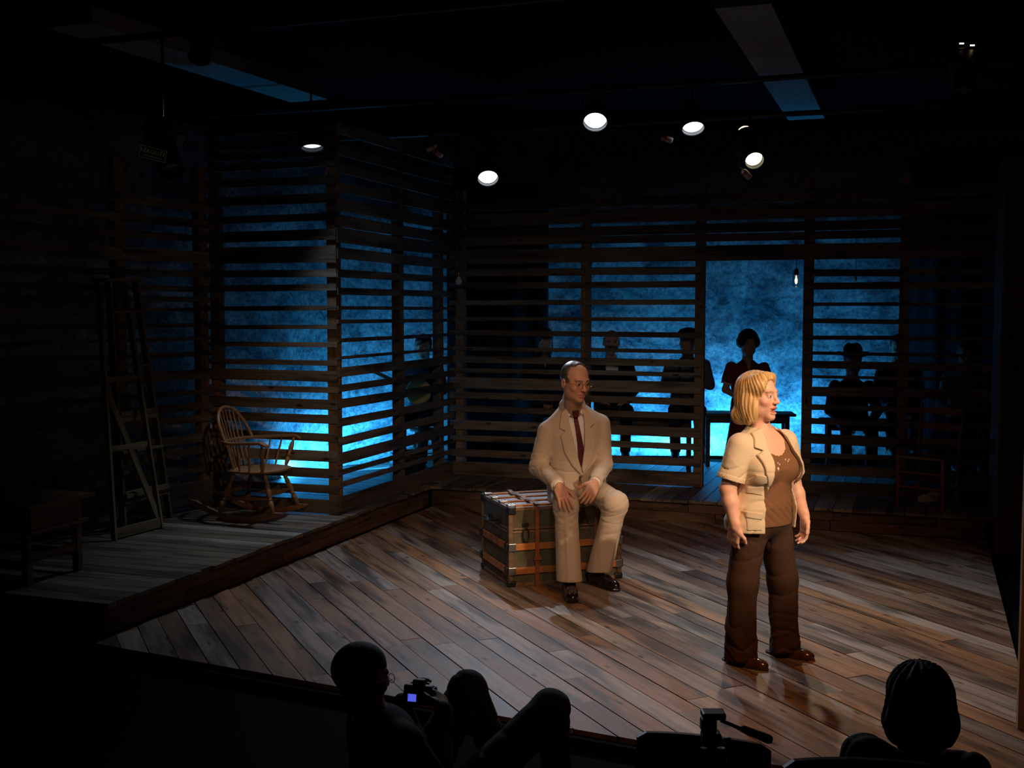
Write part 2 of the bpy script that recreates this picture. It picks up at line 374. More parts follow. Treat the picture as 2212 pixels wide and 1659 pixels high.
# ------------------------------------------------------------------ slatted barn walls
def slat_wall(name, A, B, refx, rows, posts, label, out, ext=(0.0, 0.0), z_base=None, breaks=(), top=3.3, post_w=0.09, skip=None):
    """rows: pixel (top, bottom) pairs of each slat at column refx; posts: distances along A->B; out: side the slats face"""
    d = (B-A).normalized(); Ln = (B-A).length
    root = empty(name, (0, 0, 0), 0, label, 'wall', kind='structure')
    for p in posts:
        q = A + d*p - out*0.055; plank('post', q + Vector((0, 0, Z0)), q + Vector((0, 0, top)), post_w, 0.085, M_POST, root, up=out)
    for (y0, y1) in rows:
        za, zb = wall_z(refx, y0, A, B), wall_z(refx, y1, A, B); zc = (za+zb)/2
        if zb < Z0: zb = Z0+0.004; zc = (za+zb)/2
        h = za-zb; cuts = [-ext[0]] + [b for b in breaks if random.random() < 0.55] + [Ln+ext[1]]
        for u0, u1 in zip(cuts[:-1], cuts[1:]):
            if skip and any(u0 < s1-0.01 and u1 > s0+0.01 and zc < sz for s0, s1, sz in skip):
                segs = []
                cur = u0
                for s0, s1, sz in skip:
                    if zc < sz:
                        if s0 > cur: segs.append((cur, min(s0, u1)))
                        cur = max(cur, s1)
                if cur < u1: segs.append((cur, u1))
            else: segs = [(u0, u1)]
            for v0, v1 in segs:
                if v1-v0 < 0.05: continue
                dz = random.uniform(-0.006, 0.006)
                plank('slat', A + d*(v0+0.002) + Vector((0, 0, zc-dz)), A + d*(v1-0.002) + Vector((0, 0, zc+dz)), h, 0.02, M_SLAT, root, up=out, j=0.004, seg=4)
    return root
rowsA = [(270, 288), (300, 320), (328, 342), (352, 365), (384, 402), (421, 442), (464, 480), (498, 521), (533, 568), (583, 599), (615, 629), (661, 671), (702, 711), (739, 749), (777, 788), (799, 822), (834, 846), (860, 881), (893, 911), (932, 949), (970, 993), (1007, 1027), (1043, 1059), (1074, 1106)]
rowsB = [(292, 315), (335, 358), (375, 395), (413, 432), (446, 471), (479, 503), (505, 535), (544.5, 567), (587, 603), (624, 638), (662, 669), (690, 698), (727, 735), (763, 769), (785, 804), (820, 834), (850, 868), (889, 905), (925, 941), (957, 980), (992, 1002), (1017, 1027.5), (1046, 1084)]
rowsK = [(432, 452), (459, 486), (493, 512), (513, 529), (538, 569), (580, 596), (610, 623), (648, 659), (685, 693), (715, 726), (751, 759), (771, 786), (798, 807.5), (818, 842), (851, 865), (881, 894), (912, 932), (945, 958), (976, 992), (1004, 1034)]
rowsR = [(582, 597), (610, 625), (653.5, 661), (689, 699), (725, 734), (761, 768), (781, 797), (811.5, 818), (836, 857), (875, 887), (906, 918.5), (940, 962), (980, 991), (1006, 1029), (1042, 1070)]
rowsL = [(432, 452), (470, 488), (505, 520), (540, 566), (585, 598), (618, 630), (641, 652), (665, 673), (699, 707), (729, 737), (760, 770), (801, 822), (845, 857), (873, 890), (901, 917), (943, 961), (972, 988), (1010, 1028), (1046, 1096)]
outA = Vector((-(B0-A0).normalized().y*-1, 0, 0))
def outn(A, B):
    d = (B-A).normalized(); n = Vector((d.y, -d.x, 0)); return n if n.dot(-(A+B)/2) > 0 else -n
slat_wall('wall_alcove', A0, B0, 600, rowsA, (0.045, 1.20), 'narrow slatted barn wall behind the rocking chair, glowing blue through its gaps', outn(A0, B0), (0.02, 0.0), top=3.45)
slat_wall('wall_return', B0, B1, 820, rowsB, (0.05, 1.32, 2.30), 'slatted barn wall running upstage from the corner post beside the rocking chair', outn(B0, B1), (0.0, 0.02), breaks=(1.32,), top=3.4)
KD = (BK1-BK0).length
def along(x, A, B):
    r = ray(x, 900); d = (B-A).normalized(); n = Vector((-d.y, d.x, 0)); t = n.dot(A)/(n.x*r.x+n.y*r.y)
    return (Vector((r.x*t, r.y*t, 0))-A).dot(d)
uL, uM, uD0, uD1, uR = [along(x, BK0, BK1) for x in (992, 1262, 1508, 1741, 1948)]
zdoor = wall_z(1620, 572, BK0, BK1)
LE = BK0 + EX*(uD0+0.03); RS = BK0 + EX*(uD1-0.03)
slat_wall('wall_back', BK0, LE, 1150, [r for r in rowsK if r[0] > 575], (uL, uM, uD0), 'slatted barn wall between the corner and the open doorway, behind the seated man', outn(BK0, BK1), (0.03, 0.0), breaks=(uM,), top=3.2)
slat_wall('wall_back_right', RS, BK1, 1830, rowsR, (0.03, uR-uD1+0.03, 3.0-0.75), 'slatted barn wall to the right of the open doorway', outn(BK0, BK1), (0.0, 0.0), breaks=(uR-uD1+0.03,), top=3.2)
slat_wall('trim_1', BK0, BK1, 1150, [r for r in rowsK if r[0] < 575], (), 'wide dark header boards across the top of the back wall and doorway', outn(BK0, BK1), (0.03, 0.0), breaks=(uM, uD1), top=3.2)
slat_wall('wall_left', LW, A0, 380, rowsL, (0.55, along(270, LW, A0), (A0-LW).length-0.05), 'dim slatted barn wall behind the stepladder', outn(LW, A0), (0.25, 0.02), breaks=(along(270, LW, A0),), top=3.2)

# ------------------------------------------------------------------ painted backdrop (a curved cloth hanging behind the slat walls)
def backdrop_mat():
    m, nt, b = newmat('painted_backdrop'); L = nt.links
    tc = N(nt, 'ShaderNodeTexCoord')
    def noise(s, d, r=0.6, dist=0.0, sc3=None):
        n = N(nt, 'ShaderNodeTexNoise'); n.inputs['Scale'].default_value = s; n.inputs['Detail'].default_value = d; n.inputs['Roughness'].default_value = r; n.inputs['Distortion'].default_value = dist
        if sc3:
            mp = N(nt, 'ShaderNodeMapping'); mp.inputs['Scale'].default_value = sc3; L.new(tc.outputs['Object'], mp.inputs[0]); L.new(mp.outputs[0], n.inputs['Vector'])
        else: L.new(tc.outputs['Object'], n.inputs['Vector'])
        return n
    big = noise(1.6, 4, 0.6, 0.8, (1, 1, 1.7)); fine = noise(22, 4, 0.75, 0.4); mid = noise(6, 5, 0.7, 1.2, (1, 1, 1.5))
    r1 = ramp(nt, [(0.30, (0.10, 0.13, 0.16)), (0.5, (0.45, 0.48, 0.5)), (0.72, (0.85, 0.86, 0.85))]); L.new(big.outputs['Fac'], r1.inputs[0])
    r2 = ramp(nt, [(0.33, (0.35, 0.38, 0.42)), (0.5, (0.9, 0.9, 0.9)), (0.68, (1.25, 1.22, 1.2))]); L.new(fine.outputs['Fac'], r2.inputs[0])
    r3 = ramp(nt, [(0.34, (0.5, 0.52, 0.56)), (0.55, (1.1, 1.1, 1.1))]); L.new(mid.outputs['Fac'], r3.inputs[0])
    m1 = N(nt, 'ShaderNodeMix', data_type='RGBA', blend_type='MULTIPLY'); m1.inputs[0].default_value = 1; L.new(r1.outputs[0], m1.inputs[6]); L.new(r2.outputs[0], m1.inputs[7])
    m2 = N(nt, 'ShaderNodeMix', data_type='RGBA', blend_type='MULTIPLY'); m2.inputs[0].default_value = 1; L.new(m1.outputs[2], m2.inputs[6]); L.new(r3.outputs[0], m2.inputs[7])
    L.new(m2.outputs[2], b.inputs['Base Color']); b.inputs['Roughness'].default_value = 0.9; b.inputs['Specular IOR Level'].default_value = 0.1
    return m
cyc = [(-4.9, 8.3), (-4.2, 9.2), (-3.5, 10.1), (-2.95, 10.9), (-2.5, 11.6), (-2.15, 12.3), (-1.7, 12.85), (-1.0, 13.2), (0.2, 13.42), (1.4, 13.55), (2.6, 13.55), (3.6, 13.50), (4.75, 13.35)]
def catmull(P, n):
    out = []
    for i in range(len(P)-1):
        p0 = P[max(i-1, 0)]; p1 = P[i]; p2 = P[i+1]; p3 = P[min(i+2, len(P)-1)]
        for k in range(n):
            t = k/n; out.append(tuple(0.5*((2*b) + (-a+c)*t + (2*a-5*b+4*c-d)*t*t + (-a+3*b-3*c+d)*t**3) for a, b, c, d in zip(p0, p1, p2, p3)))
    return out + [P[-1]]
cc = catmull(cyc, 8); vs = []; fs = []
zs = [Z0+0.004, 0.8, 1.5, 2.2, 2.9, 3.7]
for i, (x, y) in enumerate(cc):
    for z in zs: vs.append((x, y+0.012*math.sin(i*1.3+z*2), z))
nz = len(zs)
for i in range(len(cc)-1):
    for j_ in range(nz-1): a = i*nz+j_; fs.append((a, a+nz, a+nz+1, a+1))
bdp = meshobj('backdrop', vs, fs, backdrop_mat(), None, True)
md = bdp.modifiers.new('thick', 'SOLIDIFY'); md.thickness = 0.012; md.offset = 1
tag(bdp, 'mottled painted cloth backdrop lit deep blue behind the slatted walls', 'backdrop', kind='structure')

def drape(name, pts, z0, z1, label, fold=0.05, mat=None):
    out = []; P = [Vector(p) for p in pts]
    for a, b in zip(P[:-1], P[1:]):
        d = b-a; n = max(6, int(d.length/0.05)); nn = Vector((-d.y, d.x, 0)).normalized()
        for i in range(n): out.append(a + d*(i/n) + nn*fold*math.sin(i*0.9)*0.6)
    out.append(P[-1]); vs = []; fs = []
    for p in out: vs += [(p.x, p.y, z0), (p.x, p.y, z1)]
    for i in range(len(out)-1): fs.append((2*i, 2*i+2, 2*i+3, 2*i+1))
    o = meshobj(name, vs, fs, mat or M_DRAPE, None, True); o.modifiers.new('thick', 'SOLIDIFY').thickness = 0.008
    return tag(o, label, 'curtain', kind='structure')
drape('curtain_1', [(4.62, 13.30, 0), (4.72, 12.6, 0), (5.7, 11.9, 0), (5.3, 9.8, 0)], Z0+0.003, 3.7, 'black masking curtain hanging behind the right end of the back wall')
drape('backdrop_shade_sheet', [(0.42, 13.30, 0), (-0.10, 13.10, 0), (-0.75, 13.12, 0)], Z0+0.003, 3.4, 'black sheet standing in for the unlit stretch of backdrop behind the corner of the slat walls')  # black sheet imitates the shade where the backdrop goes unlit

# ------------------------------------------------------------------ right side: dark wall, gap and timber post
wr = empty('wall_right', (0, 0, 0), 0, 'dim brown boarded wall at the right end of the walkway', 'wall', kind='structure')
wa = RE + EX*0.06 - EY*0.25; wb = wa + EY*1.6
wc = wa + EX*1.5
for i in range(11):
    x0 = 0.145*i
    p = wa + EX*(x0+0.07)
    plank('wall_board', p + Vector((0, 0, -0.05)), p + Vector((0, 0, 3.2)), 0.14, 0.02, M_RISER, wr, up=-EY)
for i in range(7):
    p = wa + EY*(0.145*i+0.07) - EX*0.01
    plank('wall_board', p + Vector((0, 0, -0.05)), p + Vector((0, 0, 3.2)), 0.14, 0.02, M_RISER, wr, up=-EX)
pr = plank('trim_2', (2.415, 5.20, -0.06), (2.415, 5.20, 3.3), 0.09, 0.09, M_POST, None, up=(EX.x, EX.y, 0))
tag(pr, 'tall square timber post at the right edge, lit orange', 'post', kind='structure')

# ------------------------------------------------------------------ room shell
ce = boxobj('ceiling', (0.5, 6.5, 4.36), (14, 17, 0.1), M_BLACK); tag(ce, 'black ceiling above the lighting pipes', 'ceiling', kind='structure')
af = boxobj('floor_audience', (0.5, 1.5, -0.50), (14, 10.6, 0.08), M_CARPET); tag(af, 'dark carpeted audience floor in front of the stage', 'floor', kind='structure')
wl = boxobj('wall_house_left', (-6.2, 6.5, 1.9), (0.1, 17, 4.9), M_BLACK); tag(wl, 'black side wall beyond the left of the set', 'wall', kind='structure')
wr2 = boxobj('wall_house_right', (7.2, 6.5, 1.9), (0.1, 17, 4.9), M_BLACK); tag(wr2, 'black side wall beyond the right of the set', 'wall', kind='structure')
fr0, fr1 = Vector((-2.50, 6.50, 0)), Vector((2.14, 4.22, 0)); fd = (fr1-fr0).normalized()
fz = empty('trim_3', (0, 0, 0), 0, 'black front edge of the stage before the first seats', 'stage edge', kind='structure')
plank('fascia_board', fr0 - fd*1.6 + Vector((0, 0, -0.24)), fr1 + fd*0.1 + Vector((0, 0, -0.24)), 0.44, 0.03, M_BLACK, fz, up=(-fd.y, fd.x, 0))

# ceiling beams, recede parallel to the side walls
def beam(name, a, b, w, z, label):
    a = Vector(a); b = Vector(b); o = plank(name, (a.x, a.y, z+0.06), (b.x, b.y, z+0.06), w, 0.12, M_BEAM, None)
    return tag(o, label, 'beam', kind='structure')
pA = atz(1605, 15, 4.0); pB = atz(1742, 258, 4.0)
o1 = beam('ceiling_beam', pA - (pB-pA).normalized()*0.02, pB, 0.38, 4.0, 'pale grey ceiling beam above the right of the stage')
pA = atz(150, 55, 4.0); pB = atz(668, 218, 4.0)
o2 = beam('ceiling_beam', pA, pB, 0.42, 4.0, 'dim grey ceiling beam above the left of the stage')

# ================================================================== PROPS
# ------------------------------------------------------------------ rocking chair (local +x is the way it faces)
def rocking_chair():
    T = empty('rocking_chair', (-2.14, 9.50, Z0), math.radians(-16), 'oak bow-back rocking chair with turned spindles before the glowing slats', 'rocking chair')
    W = 0.215
    def rock_z(x): return 0.0 + 0.155*(x+0.02)**2/0.62**2*1.5
    for s in (-1, 1):
        pts = [(-0.53+0.87*i/22) for i in range(23)]; vs = []; fs = []
        for i, x in enumerate(pts):
            z = rock_z(x); hh = 0.045 if 1 < i < 21 else (0.03 if i in (1, 21) else 0.014)
            for dy, dz in ((-0.016, 0), (0.016, 0), (0.016, hh), (-0.016, hh)): vs.append((x, s*(W+0.01)+dy, z+dz))
        for i in range(len(pts)-1):
            for k in range(4): a = 4*i+k; b = 4*i+(k+1) % 4; fs.append((a, b, b+4, a+4))
        fs += [(3, 2, 1, 0), tuple(4*(len(pts)-1)+k for k in range(4))]
        shade_auto(meshobj('rocker', vs, fs, M_OAK, T), 45)
    prof = [(0, .013), (.10, .019), (.18, .024), (.26, .023), (.30, .015), (.33, .021), (.36, .015), (.42, .022), (.55, .024), (.62, .017), (.66, .022), (.70, .015), (.85, .019), (1, .013)]
    legs = {}
    for sx in (-1, 1):
        for s in (-1, 1):
            x0 = 0.25 if sx > 0 else -0.24; p0 = (x0, s*(W+0.01), rock_z(x0)+0.04); p1 = (0.14 if sx > 0 else -0.14, s*0.15, 0.405)
            turned('leg', p0, p1, prof, M_OAK, T); legs[(sx, s)] = (Vector(p0), Vector(p1))
    sp = [(0, .009), (.25, .013), (.4, .019), (.5, .021), (.6, .019), (.75, .013), (1, .009)]
    for s in (-1, 1):
        turned('stretcher', legs[(-1, s)][0].lerp(legs[(-1, s)][1], .35), legs[(1, s)][0].lerp(legs[(1, s)][1], .35), sp, M_OAK, T)
    for sx, t in ((1, .45), (-1, .5)):
        turned('stretcher', legs[(sx, -1)][0].lerp(legs[(sx, -1)][1], t), legs[(sx, 1)][0].lerp(legs[(sx, 1)][1], t), sp, M_OAK, T)
    # saddle seat
    vs = []; fs = []; na, nr = 40, 8
    def outline(a):
        x = math.cos(a); y = math.sin(a); rx = 0.25 if x > 0 else 0.23; r = (abs(x)**2.6 + abs(y)**2.6)**(-1/2.6); return x*r*rx, y*r*(0.25 if x > -0.2 else 0.235)
    for lay in (0, 1):
        for i in range(nr+1):
            f = i/nr
            for k in range(na):
                ox, oy = outline(2*math.pi*k/na); x, y = ox*f, oy*f
                if lay == 0: z = 0.430 - 0.020*max(0, 1-((x+0.04)/0.2)**2)*max(0, 1-((abs(y)-0.09)/0.14)**2) - (0.012 if i == nr else 0) + 0.01*max(0, x-0.1)*4
                else: z = 0.398 + (0.014 if i == nr else 0)
                vs.append((x+0.01, y, z))
    lay0 = (nr+1)*na
    for lay in (0, 1):
        for i in range(nr):
            for k in range(na):
                a = lay*lay0+i*na+k; b = lay*lay0+i*na+(k+1) % na; q = (a, a+na, b+na, b); fs.append(q if lay == 0 else q[::-1])
    for k in range(na):
        a = nr*na+k; b = nr*na+(k+1) % na; fs.append((a, a+lay0, b+lay0, b))
    shade_auto(meshobj('seat', vs, fs, M_OAK, T), 50)
    # arm rail: a bent hoop, arms scroll at the front
    ZA = 0.655; pts = []
    for i in range(41):
        a = math.pi*(-0.5 + i/40)*1.0; x = -0.06 - 0.20*math.cos(a); y = 0.285*math.sin(a); pts.append((x, y, ZA))
    pre = [(0.255-0.315*i/10, -0.315+0.03*(i/10), ZA - (0.012 if i < 2 else 0) + 0.02*(1-i/10)) for i in range(10)]
    post = [(x, -y, z) for x, y, z in reversed(pre)]; full = pre+pts+post
    vs = []; fs = []
    for i, p in enumerate(full):
        p = Vector(p); d = (Vector(full[min(i+1, len(full)-1)])-Vector(full[max(i-1, 0)])).normalized(); n = Vector((-d.y, d.x, 0)).normalized()
        e = min(i, len(full)-1-i); w = 0.030 if e < 6 else 0.022; h = 0.012
        for a, b in ((-1, -1), (1, -1), (1, 1), (-1, 1)): vs.append(p + n*w*a*(0.7 if e == 0 else 1) + Vector((0, 0, h*b - (0.018 if e == 0 else 0))))
    for i in range(len(full)-1):
        for k in range(4): a = 4*i+k; b = 4*i+(k+1) % 4; fs.append((a, b, b+4, a+4))
    fs += [(3, 2, 1, 0), tuple(4*(len(full)-1)+k for k in range(4))]
    ar = meshobj('arm_rail', vs, fs, M_OAK, T); bv = ar.modifiers.new('b', 'BEVEL'); bv.width = 0.006; bv.segments = 2
    # bow back
    def bow(t):
        a = math.pi*t; y = -0.225*math.cos(a)*(1.0 if abs(math.cos(a)) > 0 else 1); h = math.sin(a)**0.72
        return Vector((-0.175 - 0.135*h, y*(1.0-0.04*h), ZA + 0.275*h))
    tube('back_bow', [bow(i/36) for i in range(37)], 0.0145, M_OAK, T, 10)
    for k in range(7):
        u = -1+2*(k+0.5)/7; y1 = 0.185*u; t = 0.5
        # find bow parameter with this y
        bt = min((abs(bow(i/200).y - y1*1.02), i/200) for i in range(20, 181))[1]; top = bow(bt)
        base = Vector((-0.185*math.sqrt(max(0, 1-(0.62*u)**2)), 0.155*u, 0.42))
        turned('spindle', base, top, [(0, .007), (.25, .010), (.42, .008), (1, .0055)], M_OAK, T, 8)
    for s in (-1, 1):
        turned('arm_post', (0.15, s*0.205, 0.42), (0.19, s*0.285, ZA), [(0, .011), (.1, .016), (.25, .021), (.34, .013), (.38, .019), (.44, .013), (.62, .021), (.78, .018), (.88, .011), (1, .010)], M_OAK, T)
        for x0, x1 in ((0.04, 0.075), (-0.05, -0.035)):
            turned('arm_spindle', (x0, s*0.222, 0.42), (x1, s*0.29, ZA), [(0, .007), (.3, .011), (.55, .010), (1, .006)], M_OAK, T, 8)
    return T
rocking_chair()

# ------------------------------------------------------------------ steamer trunk
TX = Vector((0.946, 0.323, 0)).normalized(); TY = Vector((-TX.y, TX.x, 0)); TO = Vector((-0.02, 7.875, 0))
M_CANVAS = cloth('trunk_canvas', (0.085, 0.075, 0.045), 0.35, 14, 0.65, 0.3)
M_TRIM = plain('trunk_vulcanised_edge', (0.17, 0.095, 0.05), 0.5, 0, 0.4, 0.35)
M_TWOOD = wood('trunk_slat_timber', [(0.42, 0.155, 0.045), (0.46, 0.17, 0.05)], 0.35, (0.35, 0.5), 0.4, 0.4, False)
M_STRAP = plain('trunk_leather_strap', (0.20, 0.065, 0.028), 0.45, 0, 0.4, 0.3)
def trunk():
    Ln, D, Ht = 0.86, 0.64, 0.565
    T = empty('steamer_trunk', TO, math.atan2(TX.y, TX.x), 'old olive steamer trunk with wooden slats, leather straps and metal corners', 'trunk')
    zl = 0.40
    boxobj('body', (Ln/2, D/2, zl/2+0.006), (Ln-0.012, D-0.012, zl-0.012), M_CANVAS, T, 0, 0.004)
    lid = boxobj('lid', (Ln/2, D/2, (zl+Ht)/2), (Ln-0.012, D-0.012, Ht-zl-0.004), M_CANVAS, T, 0, 0.004)
    def tr(name, c, s, mat, bev=0.003, par=T): return boxobj(name, c, s, mat, par, 0, bev)
    e = 0.022
    for x in (0.012, Ln-0.012):
        for y in (0.012, D-0.012): tr('edge_binding', (x, y, Ht/2), (0.03, 0.03, Ht-0.01), M_TRIM)
    for z in (0.014, Ht-0.012, zl-0.010, zl+0.012):
        hh = 0.026 if z in (0.014, Ht-0.012) else 0.014
        for y in (0.008, D-0.008): tr('edge_binding', (Ln/2, y, z), (Ln-0.02, 0.018, hh), M_TRIM)
        for x in (0.008, Ln-0.008): tr('edge_binding', (x, D/2, z), (0.018, D-0.02, hh), M_TRIM)
    # wooden slats: two around the body, four along the lid
    for z in (0.115, 0.285):
        tr('slat', (Ln/2, -0.004, z), (Ln-0.02, 0.016, 0.048), M_TWOOD)
        for x in (-0.004, Ln+0.004): tr('slat', (x, D/2, z), (0.016, D-0.02, 0.048), M_TWOOD)
        for x in (0.02, Ln-0.02):
            tr('slat_cap', (x, -0.010, z), (0.055, 0.010, 0.055), M_STEEL, 0.003)
        for x in (-0.012, Ln+0.012):
            for y in (0.03, D-0.03): tr('slat_cap', (x, y, z), (0.016, 0.05, 0.056), M_DMETAL, 0.004)
    M_TIN = plain('trunk_tin_panel', (0.32, 0.33, 0.36), 0.4, 0.6, 0.5, 0.3)
    tr('lid_panel', (Ln/2, D/2, Ht-0.001), (Ln-0.05, D-0.05, 0.004), M_TIN, 0.001)
    for i in range(4):
        y = 0.05 + (D-0.10)*i/3; tr('slat', (Ln/2, y, Ht+0.006), (Ln-0.03, 0.040, 0.014), M_TWOOD)
        for x in (0.03, Ln-0.03):
            c = tr('slat_cap', (x, y, Ht+0.010), (0.06, 0.046, 0.016), M_STEEL, 0.004)
            vs = []; fs = []
            for q in (-0.015, 0.015):
                v, f = tube_vf([(x+q, y, Ht+0.016), (x+q, y, Ht+0.024)], [0.008, 0.005], 8, True, len(vs)); vs += v; fs += f
            meshobj('rivet', vs, fs, M_CHROME, T)
    # straps, latches, handle
    for x in (0.205, Ln-0.205):
        tr('strap', (x, -0.016, Ht/2), (0.032, 0.006, Ht), M_STRAP, 0.002)
        vs = []; fs = []; n = 24
        for i in range(n+1):
            t = i/n; y = -0.016 + (D+0.02)*t; z = Ht + 0.017 + 0.006*math.sin(t*9.5*math.pi/2.0)*(1 if 0 < i < n else 0)
            for sx in (-0.015, 0.015): vs += [(x+sx+0.006*math.sin(t*7), y, z), (x+sx+0.006*math.sin(t*7), y, z+0.005)]
        for i in range(n):
            a = 4*i; fs += [(a, a+2, a+6, a+4), (a+1, a+5, a+7, a+3), (a, a+4, a+5, a+1), (a+2, a+3, a+7, a+6)]
        meshobj('lid_strap', vs, fs, M_STRAP, T)
        for yy in (0.16, 0.47): tr('buckle', (x, yy, Ht+0.026), (0.05, 0.035, 0.005), M_CHROME, 0.002)
        tr('strap_keeper', (x, -0.021, 0.20), (0.06, 0.008, 0.028), M_STRAP, 0.003)
    for x in (0.12, Ln-0.13):
        tube('hasp', [(x+0.022*math.sin(a), -0.012, zl-0.03+0.05*math.cos(a)*(1.0)) for a in [2*math.pi*i/20 for i in range(21)]], 0.005, M_DMETAL, T, 6)
        tr('hasp_plate', (x, -0.008, zl+0.045), (0.045, 0.010, 0.022), M_DMETAL, 0.003)
    lk = boxobj('lock_plate', (Ln/2, -0.008, zl), (0.09, 0.012, 0.13), M_BRASS, T, 0, 0.004)
    tube('side_handle', [(-0.012, D/2-0.10, 0.44), (-0.03, D/2-0.08, 0.435), (-0.04, D/2, 0.42), (-0.03, D/2+0.08, 0.435), (-0.012, D/2+0.10, 0.44)], 0.012, M_LEATHER, T, 8)
    for y in (D/2-0.10, D/2+0.10): tr('handle_bracket', (-0.006, y, 0.44), (0.016, 0.05, 0.045), M_DMETAL, 0.003)
    for x in (0.02, Ln-0.02):
        for y in (0.02, D-0.02):
            tr('corner_cap', (x, y, Ht-0.02), (0.062, 0.062, 0.062), M_DMETAL, 0.012); tr('corner_cap', (x, y, 0.024), (0.062, 0.062, 0.044), M_DMETAL, 0.012)
    return T
trunk()

# ------------------------------------------------------------------ wooden stepladder
def stepladder():
    T = empty('stepladder', (-2.97, 9.05, Z0), 0, 'tall weathered wooden stepladder standing against the dim left wall', 'stepladder')
    off = Vector((-2.97, 9.05, Z0))
    rl0 = atz(247, 1168, Z0) - off; rr0 = atz(348, 1141, Z0) - off
    fl0 = atz(267, 1146, Z0) - off; fr0_ = atz(366, 1118, Z0) - off
    rl1 = aty(212, 612, 8.78) - off; rr1 = aty(268, 612, 9.02) - off
    fl1 = aty(234, 604, 8.80) - off; fr1_ = aty(291, 604, 9.06) - off
    wd = (fr0_-fl0).normalized()
    nrm = Vector((-wd.y, wd.x, 0))
    for nm, a, b in (('front_rail', fl0, fl1), ('front_rail', fr0_, fr1_), ('rear_rail', rl0, rl1), ('rear_rail', rr0, rr1)):
        plank(nm, a + off + Vector((0, 0, 0.001)), b + off, 0.055 if nm[0] == 'f' else 0.042, 0.024, M_LADDER, T, up=wd)
    for yl, th, dp in ((672, .018, .07), (790, .018, .08), (892, .03, .09), (975, .018, .10), (1070, .03, .11)):
        t = (1146-yl)/(1146-604); a = fl0.lerp(fl1, t); b = fr0_.lerp(fr1_, t)
        plank('step', a+off, b+off, dp, th, M_LADDER, T, up=(0, 0, 1))
        if th > 0.02: plank('step_apron', a+off+nrm*-0.03-Vector((0, 0, 0.02)), b+off+nrm*-0.03-Vector((0, 0, 0.02)), 0.085, 0.018, M_LADDER, T, up=nrm)
    c0 = (fl1+rl1)/2 - wd*0.05; c1 = (fr1_+rr1)/2 + wd*0.05
    plank('top_cap', c0+off+Vector((0, 0, .012)), c1+off+Vector((0, 0, .012)), 0.16, 0.024, M_LADDER, T)
    plank('rear_foot_bar', rl0+off+Vector((0, 0, .05)), rr0+off+Vector((0, 0, .05)), 0.075, 0.02, M_LADDER, T, up=nrm)
    plank('rear_brace', rl0.lerp(rl1, .6)+off, rr0.lerp(rr1, .02)+off, 0.055, 0.018, M_LADDER, T, up=nrm)
    for t in (.35, .62): plank('rear_rung', rl0.lerp(rl1, t)+off, rr0.lerp(rr1, t)+off, 0.04, 0.018, M_LADDER, T, up=nrm)
    tube('spreader', [fl0.lerp(fl1, .55), rl0.lerp(rl1, .55)], 0.006, M_CHROME, T, 6)
    tube('spreader', [fr0_.lerp(fr1_, .55), rr0.lerp(rr1, .55)], 0.006, M_CHROME, T, 6)
stepladder()

# ------------------------------------------------------------------ small side table at far left
def side_table():
    f = Vector((0.94, -0.33, 0)); s = Vector((0.33, 0.94, 0)).normalized(); f = Vector((s.y, -s.x, 0))
    pA = atz(60, 1266, Z0); pB = pA + s*0.46
    T = empty('side_table', (pA+pB)/2 - f*0.35, 0, 'small dark wooden table with a deep apron in the shadows at far left', 'table')
    c = (pA+pB)/2
    for a in (0.0, 0.72):
        for q in (pA, pB):
            b = q - f*a; plank('leg', b + Vector((0, 0, 0.0)), b + Vector((0, 0, 0.50)), 0.045, 0.045, M_TABLE, T, up=s)
    tp = c - f*0.36
    for i in range(4):
        o = (i-1.5)*0.155; plank('top_board', tp - f*0.47 + s*o + Vector((0, 0, 0.512)), tp + f*0.45 + s*o + Vector((0, 0, 0.512)), 0.153, 0.024, M_TABLE, T)
    plank('apron', pA+f*0.03+Vector((0, 0, .42)), pB+f*0.03+Vector((0, 0, .42)), 0.15, 0.02, M_TABLE, T, up=f)
    plank('apron_moulding', pA+f*0.045-s*0.02+Vector((0, 0, .345)), pB+f*0.045+s*0.05+Vector((0, 0, .345)), 0.022, 0.03, M_TABLE, T, up=f)
    for q in (pA-s*0.02, pB+s*0.02): plank('apron', q+Vector((0, 0, .42)), q-f*0.72+Vector((0, 0, .42)), 0.15, 0.02, M_TABLE, T, up=s)
    plank('stretcher', pA+Vector((0, 0, .17)), pB+Vector((0, 0, .17)), 0.05, 0.022, M_TABLE, T, up=f)
    for q in (pA, pB): plank('stretcher', q+Vector((0, 0, .13)), q-f*0.72+Vector((0, 0, .13)), 0.05, 0.022, M_TABLE, T, up=s)
side_table()

